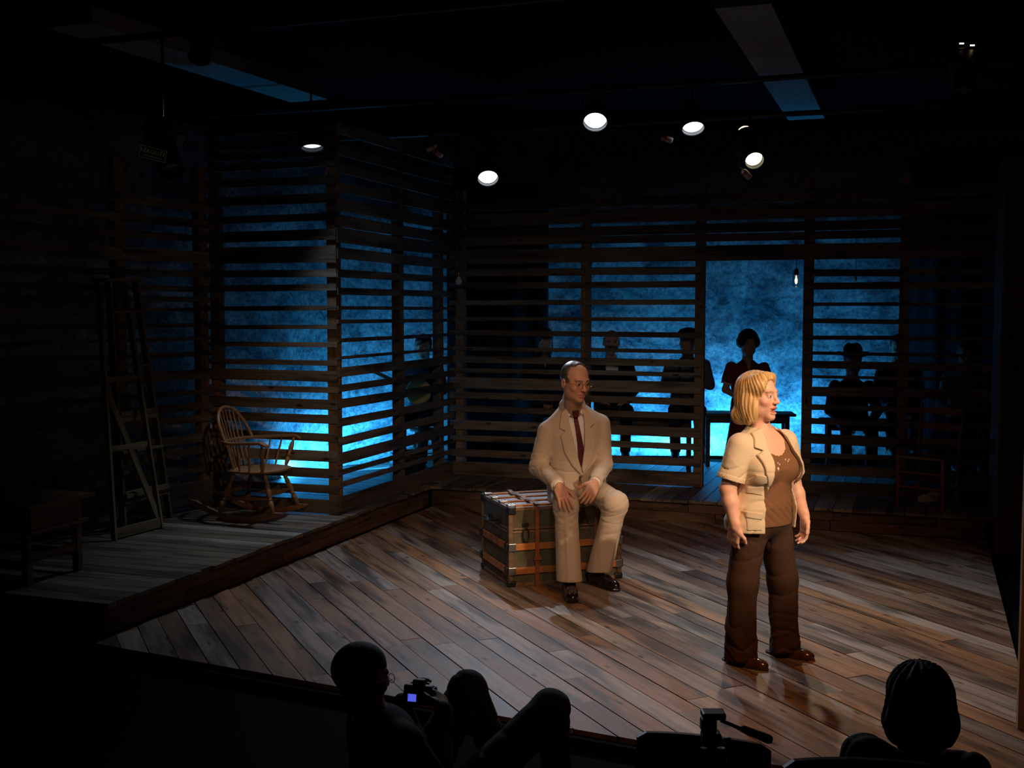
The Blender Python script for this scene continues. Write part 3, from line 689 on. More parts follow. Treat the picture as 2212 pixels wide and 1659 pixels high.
# ------------------------------------------------------------------ ladder-back chair at right
def ladderback():
    P0 = Vector((3.46, 10.09, 0)); P1 = Vector((3.755, 9.80, 0)); w = (P1-P0); s = w.normalized(); b = Vector((-s.y, s.x, 0))
    if b.y < 0: b = -b
    T = empty('ladderback_chair', ((P0+P1)/2 + b*0.18 + Vector((0, 0, Z0))), math.atan2(s.y, s.x), 'reddish ladder-back chair with a woven seat in the shadows at right', 'chair')
    hw = w.length/2; r = 0.018
    def V(x, y, z): return Vector((x, y, z))
    legp = [(0, r*.8), (.05, r), (.9, r), (.97, r*1.1), (1, r*.7)]
    for sx in (-1, 1):
        turned('front_leg', V(sx*hw, -0.18, 0), V(sx*hw, -0.18, 0.455), legp, M_REDWOOD, T)
        tube('back_post', [V(sx*hw*.86, 0.18, 0), V(sx*hw*.88, 0.18, .42), V(sx*hw*.92, 0.215, .68), V(sx*hw*.95, .26, .90)], [r*.85, r, r, r*.6], M_REDWOOD, T, 10)
        for z in (.14, .26): tube('stretcher', [V(sx*hw, -0.18, z+.02), V(sx*hw*.87, 0.18, z+.02)], .010, M_REDWOOD, T, 8)
    for z in (.18, .31): tube('stretcher', [V(-hw, -0.18, z), V(hw, -0.18, z)], .010, M_REDWOOD, T, 8)
    tube('stretcher', [V(-hw*.86, 0.18, .2), V(hw*.86, 0.18, .2)], .010, M_REDWOOD, T, 8)
    for z, y in ((.55, .196), (.69, .217), (.83, .244)):
        vs = []; fs = []; n = 12
        for i in range(n+1):
            t = -1+2*i/n; x = t*hw*.92; yy = y + .018*(1-t*t); hh = .028+.012*(1-t*t)
            for dy, dz in ((-.006, -.024), (.006, -.024), (.006, hh), (-.006, hh)): vs.append((x, yy+dy, z+dz))
        for i in range(n):
            for k in range(4): a = 4*i+k; c = 4*i+(k+1) % 4; fs.append((a, c, c+4, a+4))
        fs += [(3, 2, 1, 0), tuple(4*n+k for k in range(4))]; meshobj('ladder_slat', vs, fs, M_REDWOOD, T)
    # woven rush seat: concentric strands
    vs = []; fs = []; rings = 9
    def ring(f, z): return [V(-hw*1.03*f, -0.19*f, z), V(hw*1.03*f, -0.19*f, z), V(hw*.9*f, .18*f, z), V(-hw*.9*f, .18*f, z)]
    lst = []
    for k in range(rings):
        f = 1.0-k/rings*0.97; q = ring(f, .445-.012*(1-f)); lst.append((q+[q[0]], .0105))
    tubes('woven_seat', lst, M_RUSH, T, 6)
ladderback()

# ------------------------------------------------------------------ hanging bulbs
M_GLASS = bpy.data.materials.new('bulb_glass'); M_GLASS.use_nodes = True
_b = M_GLASS.node_tree.nodes['Principled BSDF']; _b.inputs['Transmission Weight'].default_value = 1.0; _b.inputs['Roughness'].default_value = 0.05; _b.inputs['IOR'].default_value = 1.3; _b.inputs['Base Color'].default_value = (0.95, 0.97, 1, 1)
M_FROST = plain('frosted_bulb_glass', (0.65, 0.66, 0.75), 0.25, 0, 0.6)
M_WIRE = plain('black_cord', (0.01, 0.01, 0.01), 0.7)
def bulb(loc, kind, label, top=3.65):
    T = empty('hanging_bulb', loc, 0, label, 'light bulb', 'bare bulbs hanging on cords')
    prof = [(-.062, .001), (-.060, .012), (-.05, .024), (-.035, .031), (-.018, .030), (0, .022), (.012, .015), (.02, .013)]
    if kind == 'dark':
        tube('bulb', [(0, 0, z) for z, r in prof], [r for z, r in prof], M_FROST, T, 16)
        tube('socket', [(0, 0, z) for z in (.018, .03, .055, .07, .078)], [.015, .017, .017, .012, .005], M_BRASS, T, 14)
    elif kind == 'lit':
        tube('glass_chimney', [(0, 0, z) for z in (-.10, -.098, .03, .04)], [.030, .034, .034, .022], M_GLASS, T, 16, False)
        tube('filament', [(0, 0, z) for z in (-.075, -.06, -.035, -.01, .01)], [.003, .009, .011, .005, .003], plain('glowing_filament', (1, .6, .3), .5, emit=(1, .40, .13), estr=7), T, 10)
        tube('socket', [(0, 0, z) for z in (.02, .04, .075, .09)], [.022, .024, .02, .006], M_DMETAL, T, 14)
    else:
        tube('bulb', [(0, 0, z*.7) for z, r in prof], [r*.7 for z, r in prof], M_GLASS, T, 14)
        tube('socket', [(0, 0, z) for z in (.012, .03, .06, .07)], [.011, .013, .012, .005], M_BRASS, T, 12)
    tube('cord', [(0, 0, .07), (0.004, 0, .5), (0, 0, top-loc[2])], .0035, M_WIRE, T, 6)
    return T
bulb(aty(991, 602, 11.2), 'dark', 'unlit frosted bulb with a brass socket hanging at the corner of the slat walls')
bulb(aty(1720, 598, 11.75), 'lit', 'small glowing bulb in a glass chimney hanging in the doorway')
bulb(aty(1848, 610, 12.2), 'far', 'tiny unlit bulb with a brass socket hanging behind the right slat wall')

# ------------------------------------------------------------------ lighting pipes and fixtures
def pipe(name, p, d, l0, l1, label):
    p = Vector(p); o = tube(name, [p+d*l0, p+d*l1], .024, M_DMETAL, None, 12); return tag(o, label, 'pipe', 'lighting pipes')
PZ = 3.78
pipe('lighting_pipe', (1.4, 9.34, PZ), EX, -4.6, 3.6, 'black lighting pipe crossing above the front of the set')
pipe('lighting_pipe', (0.2, 10.95, PZ-.1), EX, -2.4, 4.2, 'black lighting pipe crossing above the doorway wall')
pipe('lighting_pipe', (-1.9, 7.535, PZ), EX, -2.0, 5.0, 'black lighting pipe crossing high above the near edge of the stage')
def look(o, d):
    o.rotation_euler = Vector(d).to_track_quat('-Z', 'Y').to_euler(); return o
def par_can(loc, aim, lit, label, zpipe=PZ, r=.098, length=.24, group='round stage lamps on the pipes', gel=None):
    """a PAR can pointing along -z of its own frame; loc = centre of the lens"""
    loc = Vector(loc); T = empty('stage_lamp', loc, 0, label, 'stage lamp', group); d = (Vector(aim)-loc); look(T, d)
    zs = [(.0, r), (.015, r*1.04), (.03, r), (length*.6, r*.97), (length*.85, r*.72), (length, r*.45)]
    tube('can', [(0, 0, z) for z, _ in zs], [q for _, q in zs], M_DMETAL, T, 24, False)
    tube('can_back', [(0, 0, length-.002), (0, 0, length+.03)], [r*.46, r*.3], M_DMETAL, T, 16)
    lens = tube('lens', [(0, 0, .035), (0, 0, .030)], [r*.93, r*.90], lit, T, 24)
    tube('rim', [(r*1.02*math.cos(a), r*1.02*math.sin(a), 0) for a in [2*math.pi*i/32 for i in range(33)]], .006, M_DMETAL, T, 6)
    Ri = T.rotation_euler.to_matrix().inverted()
    up = Ri @ Vector((0, 0, 1)); side = Ri @ d.cross(Vector((0, 0, 1))).normalized()
    c = Vector((0, 0, length*.5)); y = [c + side*(r*1.0), c + side*(r*1.12), c + side*(r*1.12) + up*(r*1.0), c + side*r*.8 + up*(r*1.45), c - side*r*.8 + up*(r*1.45), c - side*(r*1.12) + up*(r*1.0), c - side*(r*1.12), c - side*r]
    tube('yoke', y, .008, M_DMETAL, T, 6)
    wc = loc + T.rotation_euler.to_matrix() @ c; rise = zpipe - wc.z
    tube('hanger', [c + up*r*1.4, c + up*(rise-.01)], .010, M_DMETAL, T, 8)
    return T
def lamp_mat(name, col, e): return plain(name, (0.9, 0.9, 0.9), .3, 0, .5, .02, emit=col, estr=e)
ML_C = lamp_mat('cool_lens', (0.86, 0.93, 1.0), 9); ML_D = lamp_mat('dim_cool_lens', (0.86, 0.93, 1.0), 1.2); ML_W = lamp_mat('warm_lens', (1.0, 0.86, 0.55), 3.0)
par_can((-0.222, 10.62, 3.17), (0.02, 8.4, 0.7), ML_C, 'lit cool-white round stage lamp above the corner of the slat walls', PZ-.1, .095)
par_can((0.665, 9.18, 3.45), (0.45, 7.2, 1.2), ML_C, 'lit cool-white round stage lamp, highest and nearest the centre', PZ, .095)
par_can((1.48, 9.38, 3.43), (1.55, 7.9, 0.9), ML_C, 'lit cool-white round stage lamp left of the long warm spotlight', PZ, .09)
par_can((-1.64, 9.42, 3.28), (-1.45, 8.9, 1.0), ML_D, 'round stage lamp tilted steeply down above the rocking chair', PZ, .09)
def ellipsoidal(loc, aim, label, lens, name='spotlight', length=.48, r=.075, badge=None, zpipe=PZ):
    loc = Vector(loc); T = empty(name, loc, 0, label, 'spotlight', 'long barrelled spotlights on the pipes'); d = Vector(aim)-loc; look(T, d)
    zs = [(0, r), (.01, r*1.06), (.03, r), (length*.55, r*.95), (length*.58, r*1.25), (length*.9, r*1.3), (length, r*.8), (length+.05, r*.5)]
    tube('barrel', [(0, 0, z) for z, _ in zs], [q for _, q in zs], M_DMETAL, T, 22, False)
    tube('lens', [(0, 0, .05), (0, 0, .045)], [r*.94, r*.93], lens, T, 22)
    boxobj('shutter_collar', (0, 0, length*.56), (r*2.9, r*2.9, .03), M_DMETAL, T, 0, .004)
    for k in range(4):
        a = k*math.pi/2; boxobj('shutter_handle', (math.cos(a)*r*1.75, math.sin(a)*r*1.75, length*.56), (.03, .03, .008), M_DMETAL, T, a)
    Ri = T.rotation_euler.to_matrix().inverted(); up = Ri @ Vector((0, 0, 1)); side = Ri @ d.cross(Vector((0, 0, 1))).normalized(); c = Vector((0, 0, length*.52)); q = r*1.6
    tube('yoke', [c+side*q, c+side*q+up*q, c+side*q*.7+up*q*1.5, c-side*q*.7+up*q*1.5, c-side*q+up*q, c-side*q], .009, M_DMETAL, T, 6)
    wc = loc + T.rotation_euler.to_matrix() @ c; tube('hanger', [c+up*q*1.4, c+up*(zpipe-.01-wc.z)], .011, M_CHROME if badge else M_DMETAL, T, 8)
    return T
eW = ellipsoidal((1.985, 9.38, 3.17), (2.05, 6.4, 0.9), 'long black spotlight with a warm glowing mouth pointing down', ML_W, length=.44)
glow = plain('vent_glow', (1, .8, .6), .5, emit=(1, .62, .3), estr=6)
vs, fs = tube_vf([(.055*math.cos(a), .055*math.sin(a), .47) for a in [math.pi*(.15+.7*i/12) for i in range(13)]], .009, 6)
meshobj('vent_slot', vs, fs, glow, eW)
M_OFF = plain('dark_lens', (.03, .03, .035), .1, 0, .6)
eL = ellipsoidal(aty(372, 372, 7.62), (-1.1, 6.3, 0.0), 'unlit black spotlight bearing a pale name plate at upper left', M_OFF, length=.42, r=.085, badge=True)
ellipsoidal(aty(430, 128, 7.9), (-2.3, 6.6, 1.0), 'unlit black spotlight with a bright clamp high at left', M_OFF, length=.34, badge=True)
e3 = ellipsoidal(aty(2080, 205, 8.2), (2.2, 6.2, .4), 'black spotlight leaking a little light from its vents at upper right', M_OFF, length=.4)
for i, q in enumerate(((0.02, .43), (-.055, .40))):
    vs, fs = tube_vf([(q[0], .088, q[1]), (q[0]+.03, .088, q[1]+.004)], .005, 6); meshobj('vent_slot', vs, fs, glow, e3)
# name plate with lettering
pl = aty(330, 332, 7.52)
M_PLATE = plain('name_plate', (.012, .012, .013), .5); M_LETTER = plain('plate_lettering', (.62, .6, .55), .6)
T = empty('name_plate', pl)
fr = Vector((.945, -.10, -.255)).normalized()
T.rotation_euler = Matrix((fr, Vector((0, 1, 0)) - fr*fr.y, fr.cross(Vector((0, 1, 0)) - fr*fr.y))).transposed().to_euler()
T.parent = eL; bpy.context.view_layer.update(); T.matrix_parent_inverse = eL.matrix_world.inverted()
boxobj('plate', (0, .006, 0), (.188, .008, .082), M_PLATE, T)
bm = bmesh.new()
for c, s_ in (((0, 0, .037), (.184, .002, .003)), ((0, 0, -.037), (.184, .002, .003)), ((-.0905, 0, 0), (.003, .002, .077)), ((.0905, 0, 0), (.003, .002, .077)), ((.01, 0, -.02), (.13, .002, .004))): box(bm, c, s_)
bmobj('plate_border', bm, M_LETTER, T)
tcv = bpy.data.curves.new('lettering', 'FONT'); tcv.body = 'LEKOLITE'; tcv.size = .040; tcv.align_x = 'CENTER'; tcv.align_y = 'CENTER'; tcv.extrude = .0008
tmp = bpy.data.objects.new('lettering_curve', tcv); C.objects.link(tmp); bpy.context.view_layer.update(); tme = bpy.data.meshes.new_from_object(tmp.evaluated_get(bpy.context.evaluated_depsgraph_get())); bpy.data.objects.remove(tmp)
to = bpy.data.objects.new('lettering', tme); C.objects.link(to); to.parent = T; to.location = (0, .001, .010); to.rotation_euler = (math.pi/2, 0, 0); tme.materials.clear(); tme.materials.append(M_LETTER)
# taped cable plugs dangling from the pipes
M_REDT = plain('red_tape', (.45, .08, .04), .6); M_PLUG = plain('pale_plug', (.55, .42, .34), .6)
def plug(loc, d, label, red=True):
    T = empty('cable_plug', loc, 0, label, 'plug', 'cable plugs on the lighting pipes'); look(T, d)
    tube('plug_body', [(0, 0, -.05), (0, 0, -.045), (0, 0, .03), (0, 0, .045)], [.02, .025, .025, .015], M_PLUG, T, 12)
    if red: tube('tape_band', [(0, 0, .0), (0, 0, .022)], [.0262, .0262], M_REDT, T, 12)
    R = T.rotation_euler.to_matrix().inverted(); t = R @ (Vector((loc[0]+.05, loc[1]+.02, PZ-.02))-Vector(loc))
    tube('cable', [(0, 0, .04), (0, 0, .10), t*.6, t], .006, M_WIRE, T, 6)
plug(aty(932, 318, 9.9), (-.8, -.2, -.5), 'pale taped cable plug, upper of the pair left of the corner lamp')
plug(aty(945, 330, 9.95), (.7, -.3, -.6), 'reddish taped cable plug, lower of the pair left of the corner lamp')
plug(aty(1440, 300, 9.4), (.8, -.2, -.35), 'pale cable plug with red tape beside the right cool lamp')
plug(aty(1612, 376, 9.35), (.6, -.2, -.7), 'red taped cable plug hanging under the warm spotlight')

# ------------------------------------------------------------------ bench, stools and instrument cases behind the wall
def table_like(name, c, rz, L, D, Ht, label, mat=M_BENCH, legs=4, cat='bench', group=None):
    T = empty(name, (c[0], c[1], Z0), rz, label, cat, group); n = 3
    for i in range(n): boxobj('top_board', (0, -D/2+D*(i+.5)/n, Ht-.014), (L, D/n-.003, .028), mat, T, 0, .002)
    for sx in (-1, 1):
        for sy in (-1, 1): boxobj('leg', (sx*(L/2-.09), sy*(D/2-.06), (Ht-.028)/2), (.05, .05, Ht-.028), mat, T, 0, .003)
        boxobj('stretcher', (sx*(L/2-.09), 0, .14), (.03, D-.12, .05), mat, T)
    for sy in (-1, 1): boxobj('apron', (0, sy*(D/2-.06), Ht-.07), (L-.2, .022, .08), mat, T)
    return T
rzb = math.atan2(EX.y, EX.x)
cT = aty(1612, 900, 12.75)
table_like('bench', (cT.x, cT.y), rzb*.3, 1.05, .38, .60, 'tall plank bench behind the woman standing in the doorway', group='plank benches behind the slats')
cB = aty(1400, 900, 12.5)
table_like('bench', (aty(1388, 900, 12.32).x, 12.32), rzb*.4, 1.18, .38, .60, 'long plank bench carrying the two seated men behind the slats', group='plank benches behind the slats')
table_like('bench', (aty(1870, 900, 12.1).x, 12.1), rzb*.6, .95, .38, .58, 'plank bench behind the right slat wall under the person in a hat', group='plank benches behind the slats')

# ================================================================== PEOPLE (implicit surfaces, meshed with surface nets)
f32 = np.float32
def v3(*a): return np.array(a if len(a) > 1 else tuple(a[0]), dtype=f32)
def rc(P, a, b, r1, r2=None, sq=None):
    """tapered capsule; sq = (direction, factor) widens the section along a direction"""
    a = v3(a); b = v3(b); r2 = r1 if r2 is None else r2
    pa = P-a; ba = b-a; h = np.clip((pa @ ba)/f32(ba @ ba + 1e-12), 0, 1); q = pa - h[:, None]*ba
    if sq is not None:
        u = v3(sq[0]); u = u/np.linalg.norm(u); q = q + np.outer(q @ u, u)*f32(1/sq[1]-1)
    return np.sqrt(np.einsum('ij,ij->i', q, q)) - (r1 + (r2-r1)*h)
def ell(P, c, r, R=None):
    p = P-v3(c)
    if R is not None: p = p @ R
    r = v3(r); k0 = np.sqrt(((p/r)**2).sum(1)); k1 = np.sqrt(((p/(r*r))**2).sum(1)) + f32(1e-9)
    return k0*(k0-1)/k1
def rbox(P, c, hs, rad=0.01, R=None):
    p = P-v3(c)
    if R is not None: p = p @ R
    q = np.abs(p) - (v3(hs)-rad); return np.sqrt((np.maximum(q, 0)**2).sum(1)) + np.minimum(q.max(1), 0) - rad
def smin(a, b, k):
    h = np.clip(.5+.5*(b-a)/k, 0, 1); return b+(a-b)*h-k*h*(1-h)
def smax(a, b, k): return -smin(-a, -b, k)
def un(k, *ds):
    d = ds[0]
    for e in ds[1:]: d = smin(d, e, k)
    return d
def stack(P, prof, e=2.2):
    """lofted body: prof rows (z, cx, cy, rx, ry_front, ry_back)"""
    pr = np.array(prof, dtype=f32); z = P[:, 2]; zz = np.clip(z, pr[0, 0], pr[-1, 0])
    g = [np.interp(zz, pr[:, 0], pr[:, i]) for i in range(1, 6)]
    x = P[:, 0]-g[0]; y = P[:, 1]-g[1]; ry = np.where(y < 0, g[3], g[4])
    k = (np.abs(x/g[2])**e + np.abs(y/ry)**e)**(1/e); d = (k-1)*np.minimum(g[2], ry)
    dz = np.maximum(pr[0, 0]-z, z-pr[-1, 0]); return np.where(dz > 0, np.sqrt(np.maximum(d, 0)**2+dz**2), np.maximum(d, dz)).astype(f32)
def poly2(px, py, V):
    """signed distance to a 2D polygon"""
    V = np.array(V, dtype=f32); n = len(V); d = np.full(px.shape, 1e9, dtype=f32); s = np.ones(px.shape, dtype=f32)
    for i in range(n):
        a = V[i]; b = V[i-1]; ex, ey = b-a; wx = px-a[0]; wy = py-a[1]; t = np.clip((wx*ex+wy*ey)/(ex*ex+ey*ey), 0, 1)
        d = np.minimum(d, (wx-ex*t)**2+(wy-ey*t)**2)
        c1 = py >= a[1]; c2 = py < b[1]; c3 = ex*wy > ey*wx; f = (c1 & c2 & c3) | (~c1 & ~c2 & ~c3); s = np.where(f, -s, s)
    return s*np.sqrt(d)
def fr_(origin, yaw=0.0, pitch=0.0, roll=0.0):
    """frame: columns are person's left, back, up; yaw turns from facing the camera towards +x; pitch tips the front down"""
    R = Matrix.Rotation(yaw, 3, 'Z') @ Matrix.Rotation(pitch, 3, 'X') @ Matrix.Rotation(roll, 3, 'Y')
    return np.array(origin, dtype=f32), np.array(R, dtype=f32)
def loc_(P, F): return (P-F[0]) @ F[1]
def out_(p, F): return F[1] @ np.array(p, dtype=f32) + F[0]
def mesh_sdf(f, lo, hi, h, B=5):
    lo = np.array(lo, dtype=np.float64); nb = np.maximum(1, np.ceil((np.array(hi)-lo)/(h*B)).astype(int)); n = nb*B
    D = np.empty(n, dtype=f32)
    bi = np.stack(np.meshgrid(*[np.arange(k) for k in nb], indexing='ij'), -1).reshape(-1, 3)
    cen = (lo + (bi*B+(B-1)/2)*h).astype(f32); dc = f(cen); keep = np.abs(dc) < B*h*1.25
    Db = D.reshape(nb[0], B, nb[1], B, nb[2], B)
    Db[:] = (np.where(dc < 0, -1, 1).astype(f32)*1e3).reshape(nb[0], 1, nb[1], 1, nb[2], 1)
    g = np.stack(np.meshgrid(*[np.arange(B)]*3, indexing='ij'), -1).reshape(-1, 3); kb = bi[keep]
    for s in range(0, len(kb), 1600):
        q = kb[s:s+1600]; pts = (lo + (q[:, None, :]*B + g[None])*h).reshape(-1, 3).astype(f32); d = f(pts).reshape(len(q), B, B, B)
        Db[q[:, 0], :, q[:, 1], :, q[:, 2], :] = d
    S = D < 0; c = np.zeros(tuple(n-1), dtype=np.int8)
    for i in (0, 1):
        for j in (0, 1):
            for k in (0, 1): c += S[i:n[0]-1+i, j:n[1]-1+j, k:n[2]-1+k]
    act = np.argwhere((c > 0) & (c < 8)); idx = np.full(tuple(n-1), -1, dtype=np.int32); idx[act[:, 0], act[:, 1], act[:, 2]] = np.arange(len(act))
    acc = np.zeros((len(act), 3)); cnt = np.zeros(len(act)); cor = [(i, j, k) for i in (0, 1) for j in (0, 1) for k in (0, 1)]
    for a in cor:
        for ax in range(3):
            if a[ax]: continue
            b = list(a); b[ax] = 1; da = D[act[:, 0]+a[0], act[:, 1]+a[1], act[:, 2]+a[2]]; db = D[act[:, 0]+b[0], act[:, 1]+b[1], act[:, 2]+b[2]]
            m = (da < 0) != (db < 0); t = np.where(m, da/np.where(m, da-db, 1), 0); t = np.clip(t, 0, 1); p = np.tile(np.array(a, float), (len(act), 1)); p[:, ax] = t
            acc[m] += p[m]; cnt[m] += 1
    V = lo + (act + acc/np.maximum(cnt, 1)[:, None])*h
    F = []
    for ax in range(3):
        u, v = (ax+1) % 3, (ax+2) % 3; sl0 = [slice(None)]*3; sl1 = [slice(None)]*3; sl0[ax] = slice(0, n[ax]-1); sl1[ax] = slice(1, n[ax])
        e = np.argwhere(S[tuple(sl0)] != S[tuple(sl1)]); e = e[(e[:, u] > 0) & (e[:, v] > 0) & (e[:, u] < n[u]-1) & (e[:, v] < n[v]-1)]
        if not len(e): continue
        def cell(du, dv): q = e.copy(); q[:, u] -= du; q[:, v] -= dv; return idx[q[:, 0], q[:, 1], q[:, 2]]
        quad = np.stack([cell(1, 1), cell(0, 1), cell(0, 0), cell(1, 0)], 1); neg = S[e[:, 0], e[:, 1], e[:, 2]]; quad[~neg] = quad[~neg][:, ::-1]
        F.append(quad[(quad >= 0).all(1)])
    return V, np.concatenate(F) if F else np.zeros((0, 4), int)
def sdf_obj(name, parts, mat, parent, colf=None):
    """parts: list of (f, lo, hi, h); joined into one mesh object"""
    Vs, Fs, o = [], [], 0
    for f, lo, hi, h in parts:
        V, F = mesh_sdf(f, lo, hi, h); Vs.append(V); Fs.append(F+o); o += len(V)
    V = np.concatenate(Vs); F = np.concatenate(Fs); base = np.zeros(3); q_ = parent
    while q_ is not None: base = base + np.array(q_.location); q_ = q_.parent
    V = V-base
    me = bpy.data.meshes.new(name); me.vertices.add(len(V)); me.vertices.foreach_set('co', V.astype(f32).ravel())
    me.loops.add(len(F)*4); me.loops.foreach_set('vertex_index', F.astype(np.int32).ravel()); me.polygons.add(len(F))
    me.polygons.foreach_set('loop_start', np.arange(0, len(F)*4, 4, dtype=np.int32)); me.polygons.foreach_set('use_smooth', np.ones(len(F), bool))
    me.update(calc_edges=True); me.validate()
    if colf is not None:
        ca = me.color_attributes.new('Col', 'FLOAT_COLOR', 'POINT'); col = np.ones((len(me.vertices), 4), dtype=f32); col[:, :3] = colf((V+base).astype(f32)); ca.data.foreach_set('color', col.ravel())
    ob = bpy.data.objects.new(name, me); C.objects.link(ob); me.materials.append(mat)
    if parent: ob.parent = parent
    return ob
def bb(pts, m): p = np.array([list(q) for q in pts], dtype=float); return p.min(0)-m, p.max(0)+m

# ---------------- heads
def head_sdf(P, F, s=1.0, female=False, mouth=0.0, ears=True, neck=None):
    p = loc_(P, F)/s; ax = np.abs(p[:, 0]); q = np.stack([ax, p[:, 1], p[:, 2]], 1)
    d = ell(p, (0, .012, .030), (.077, .098, .088)); d = smin(d, ell(p, (0, -.022, -.038), (.060 if female else .063, .070, .082)), .03)
    d = smin(d, ell(p, (0, -.066, -.100 - .010*mouth), (.024, .022, .020)), .025); d = smin(d, ell(q, (.046, -.012, -.066), (.018, .034, .030)), .025)
    d = smin(d, ell(q, (.040, -.060, -.028), (.024, .022, .020)), .02)
    d = smin(d, rc(q, (.010, -.088, .020), (.038, -.078, .022), .011, .010), .014)
    d = smax(d, -ell(q, (.031, -.103, -.001), (.019, .016, .012)), .012)
    d = smin(d, ell(q, (.031, -.0785, -.002), (.0145, .0135, .0135)), .004)
    d = smin(d, rc(p, (0, -.088, .010), (0, -.110, -.032), .0080, .0115), .012); d = smin(d, ell(q, (.0115, -.099, -.036), (.0085, .011, .0075)), .006)
    d = smin(d, ell(p, (0, -.0865, -.0635), (.025, .010, .0065)), .006); d = smin(d, ell(p, (0, -.0845, -.0785 - .012*mouth), (.021, .010, .0075)), .006)
    d = smax(d, -ell(p, (0, -.094, -.0712 - .006*mouth), (.020, .009 + .015*mouth, .0012 + .0095*mouth)), .002)
    d = smax(d, -ell(q, (.022, -.108, -.052), (.010, .012, .014)), .012) if not female else d
    if ears:
        e = ell(q, (.079, .014, -.010), (.010, .019, .031)); e = smax(e, -ell(q, (.090, .010, -.008), (.008, .011, .020)), .004); d = smin(d, e, .006)
    d = d*s
    if neck is not None:
        r0 = .048 if female else .053; d = smin(d, rc(P, out_(np.array((0, .018, -.065))*s, F), neck, r0*s, (r0+.008)*s), .03)
    return d
def head_col(P, F, s, skin, brow, lip, iris=(.03, .02, .015), open_=False):
    p = loc_(P, F)/s; ax = np.abs(p[:, 0]); c = np.tile(np.array(skin, dtype=f32), (len(P), 1)); front = p[:, 1] < -.05
    def mixin(m, col):
        m = np.clip(m, 0, 1)[:, None]; return c*(1-m) + np.array(col, dtype=f32)*m
    q = np.stack([ax, p[:, 1], p[:, 2]], 1)
    c = mixin((1-ell(q, (.038, -.07, -.036), (.025, .03, .022))/.012)*.25*front, tuple(np.array(skin)*np.array((1.05, .72, .68))))
    lipd = np.minimum(ell(p, (0, -.0865, -.0635), (.025, .016, .0068)), ell(p, (0, -.0845, -.080), (.022, .016, .0085))); c = mixin((.003-lipd)/.004*front*.8, lip)
    bx = (ax-.031)/.022; bz = (p[:, 2]-(.0225-.004*bx*bx))/.0045; c = mixin((1.2-bx*bx-bz*bz)*1.5*(p[:, 1] < -.06), brow)
    e = ell(q, (.031, -.0785, -.002), (.0150, .0150, .0140)); vis = (np.abs(p[:, 2]+.0025) < .0062) & (e < .0012) & front & (np.abs(ax-.031) < .0125)
    c[vis] = (.55, .52, .48); r2 = (ax-.031)**2 + (p[:, 2]+.002)**2; c[vis & (r2 < .0062**2)] = iris
    lid = (np.abs(p[:, 2]-.0052) < .0016) & (e < .002) & front; c[lid] = np.array(brow)*.8
    inn = (ell(p, (0, -.094, -.0735), (.019, .02, .008)) < -.001) & (p[:, 1] > -.0905)
    if open_: c[inn] = (.05, .01, .01)
    return c
# ---------------- hands
def hand_sdf(P, wrist, d, up, thumb, curl=(.25, .35, .3), s=1.0, spread=.0, sep=None):
    """wrist -> fingers along d; up = back-of-hand normal; thumb = side vector of the thumb"""
    d = v3(d); d = d/np.linalg.norm(d); up = v3(up); up = up-d*(up @ d); up = up/np.linalg.norm(up); t = v3(thumb); t = t-d*(t @ d)-up*(t @ up); t = t/np.linalg.norm(t); w = v3(wrist)
    R = np.stack([t, d, up], 1)
    D = rbox(P, w+d*.050*s, np.array((.040, .046, .014))*s, .013*s, R); D = smin(D, rc(P, w-d*.02*s, w+d*.03*s, .026*s, .026*s, (up, .72)), .015*s)
    D = smin(D, ell(P, w+d*.035*s+t*.026*s-up*.008*s, np.array((.02, .032, .014))*s, R), .012*s)
    for i, (off, ln) in enumerate(((.030, .072), (.0105, .081), (-.0095, .075), (-.029, .058))):
        base = w + d*(.090-.004*abs(i-1))*s + t*off*s; ang = 0.0; p0 = base; dirv = d + t*spread*(1.5-i)
        dirv = dirv/np.linalg.norm(dirv); fl = None
        for k, (fr, r0, r1) in enumerate(((.45, .0094, .0088), (.31, .0088, .0080), (.24, .0080, .0066))):
            ang += curl[k]*(1+.12*i); v = dirv*math.cos(ang)-up*math.sin(ang); p1 = p0+v*ln*fr*s; q = rc(P, p0, p1, r0*s, r1*s); fl = q if fl is None else smin(fl, q, .003*s); p0 = p1
        D = smin(D, fl, .005*s)
    b = w + d*.022*s + t*.034*s; v1 = (d*.70+t*.60-up*.35); v1 = v1/np.linalg.norm(v1); p1 = b+v1*.042*s; v2 = (d*.92+t*.22-up*.35); v2 = v2/np.linalg.norm(v2); p2 = p1+v2*.034*s
    return smin(D, smin(rc(P, b, p1, .0125*s, .0108*s), rc(P, p1, p2, .0108*s, .0085*s), .004*s), .008*s)
def wr(P, amp, fr, ph=0.0, warp=1.0):
    """cloth creases: warped oblique folds with sharp valleys"""
    x, y, z = P[:, 0], P[:, 1], P[:, 2]; c, s_ = math.cos(ph*2.3), math.sin(ph*2.3)
    a = fr*.5*(z*.75 + x*.65*c + y*.55*s_) + warp*(1.5*np.sin(x*11+z*7+ph) + 1.2*np.sin(y*12-z*9+ph*1.7)); b = fr*.4*(z*.55 - x*.7*s_ + y*.6*c) + warp*1.4*np.sin(z*12+x*6+ph*2.9)
    return amp*(1.5*(1-np.abs(np.sin(a)))**3 - .8*(1-np.abs(np.cos(b)))**2 + .35*np.sin(b))

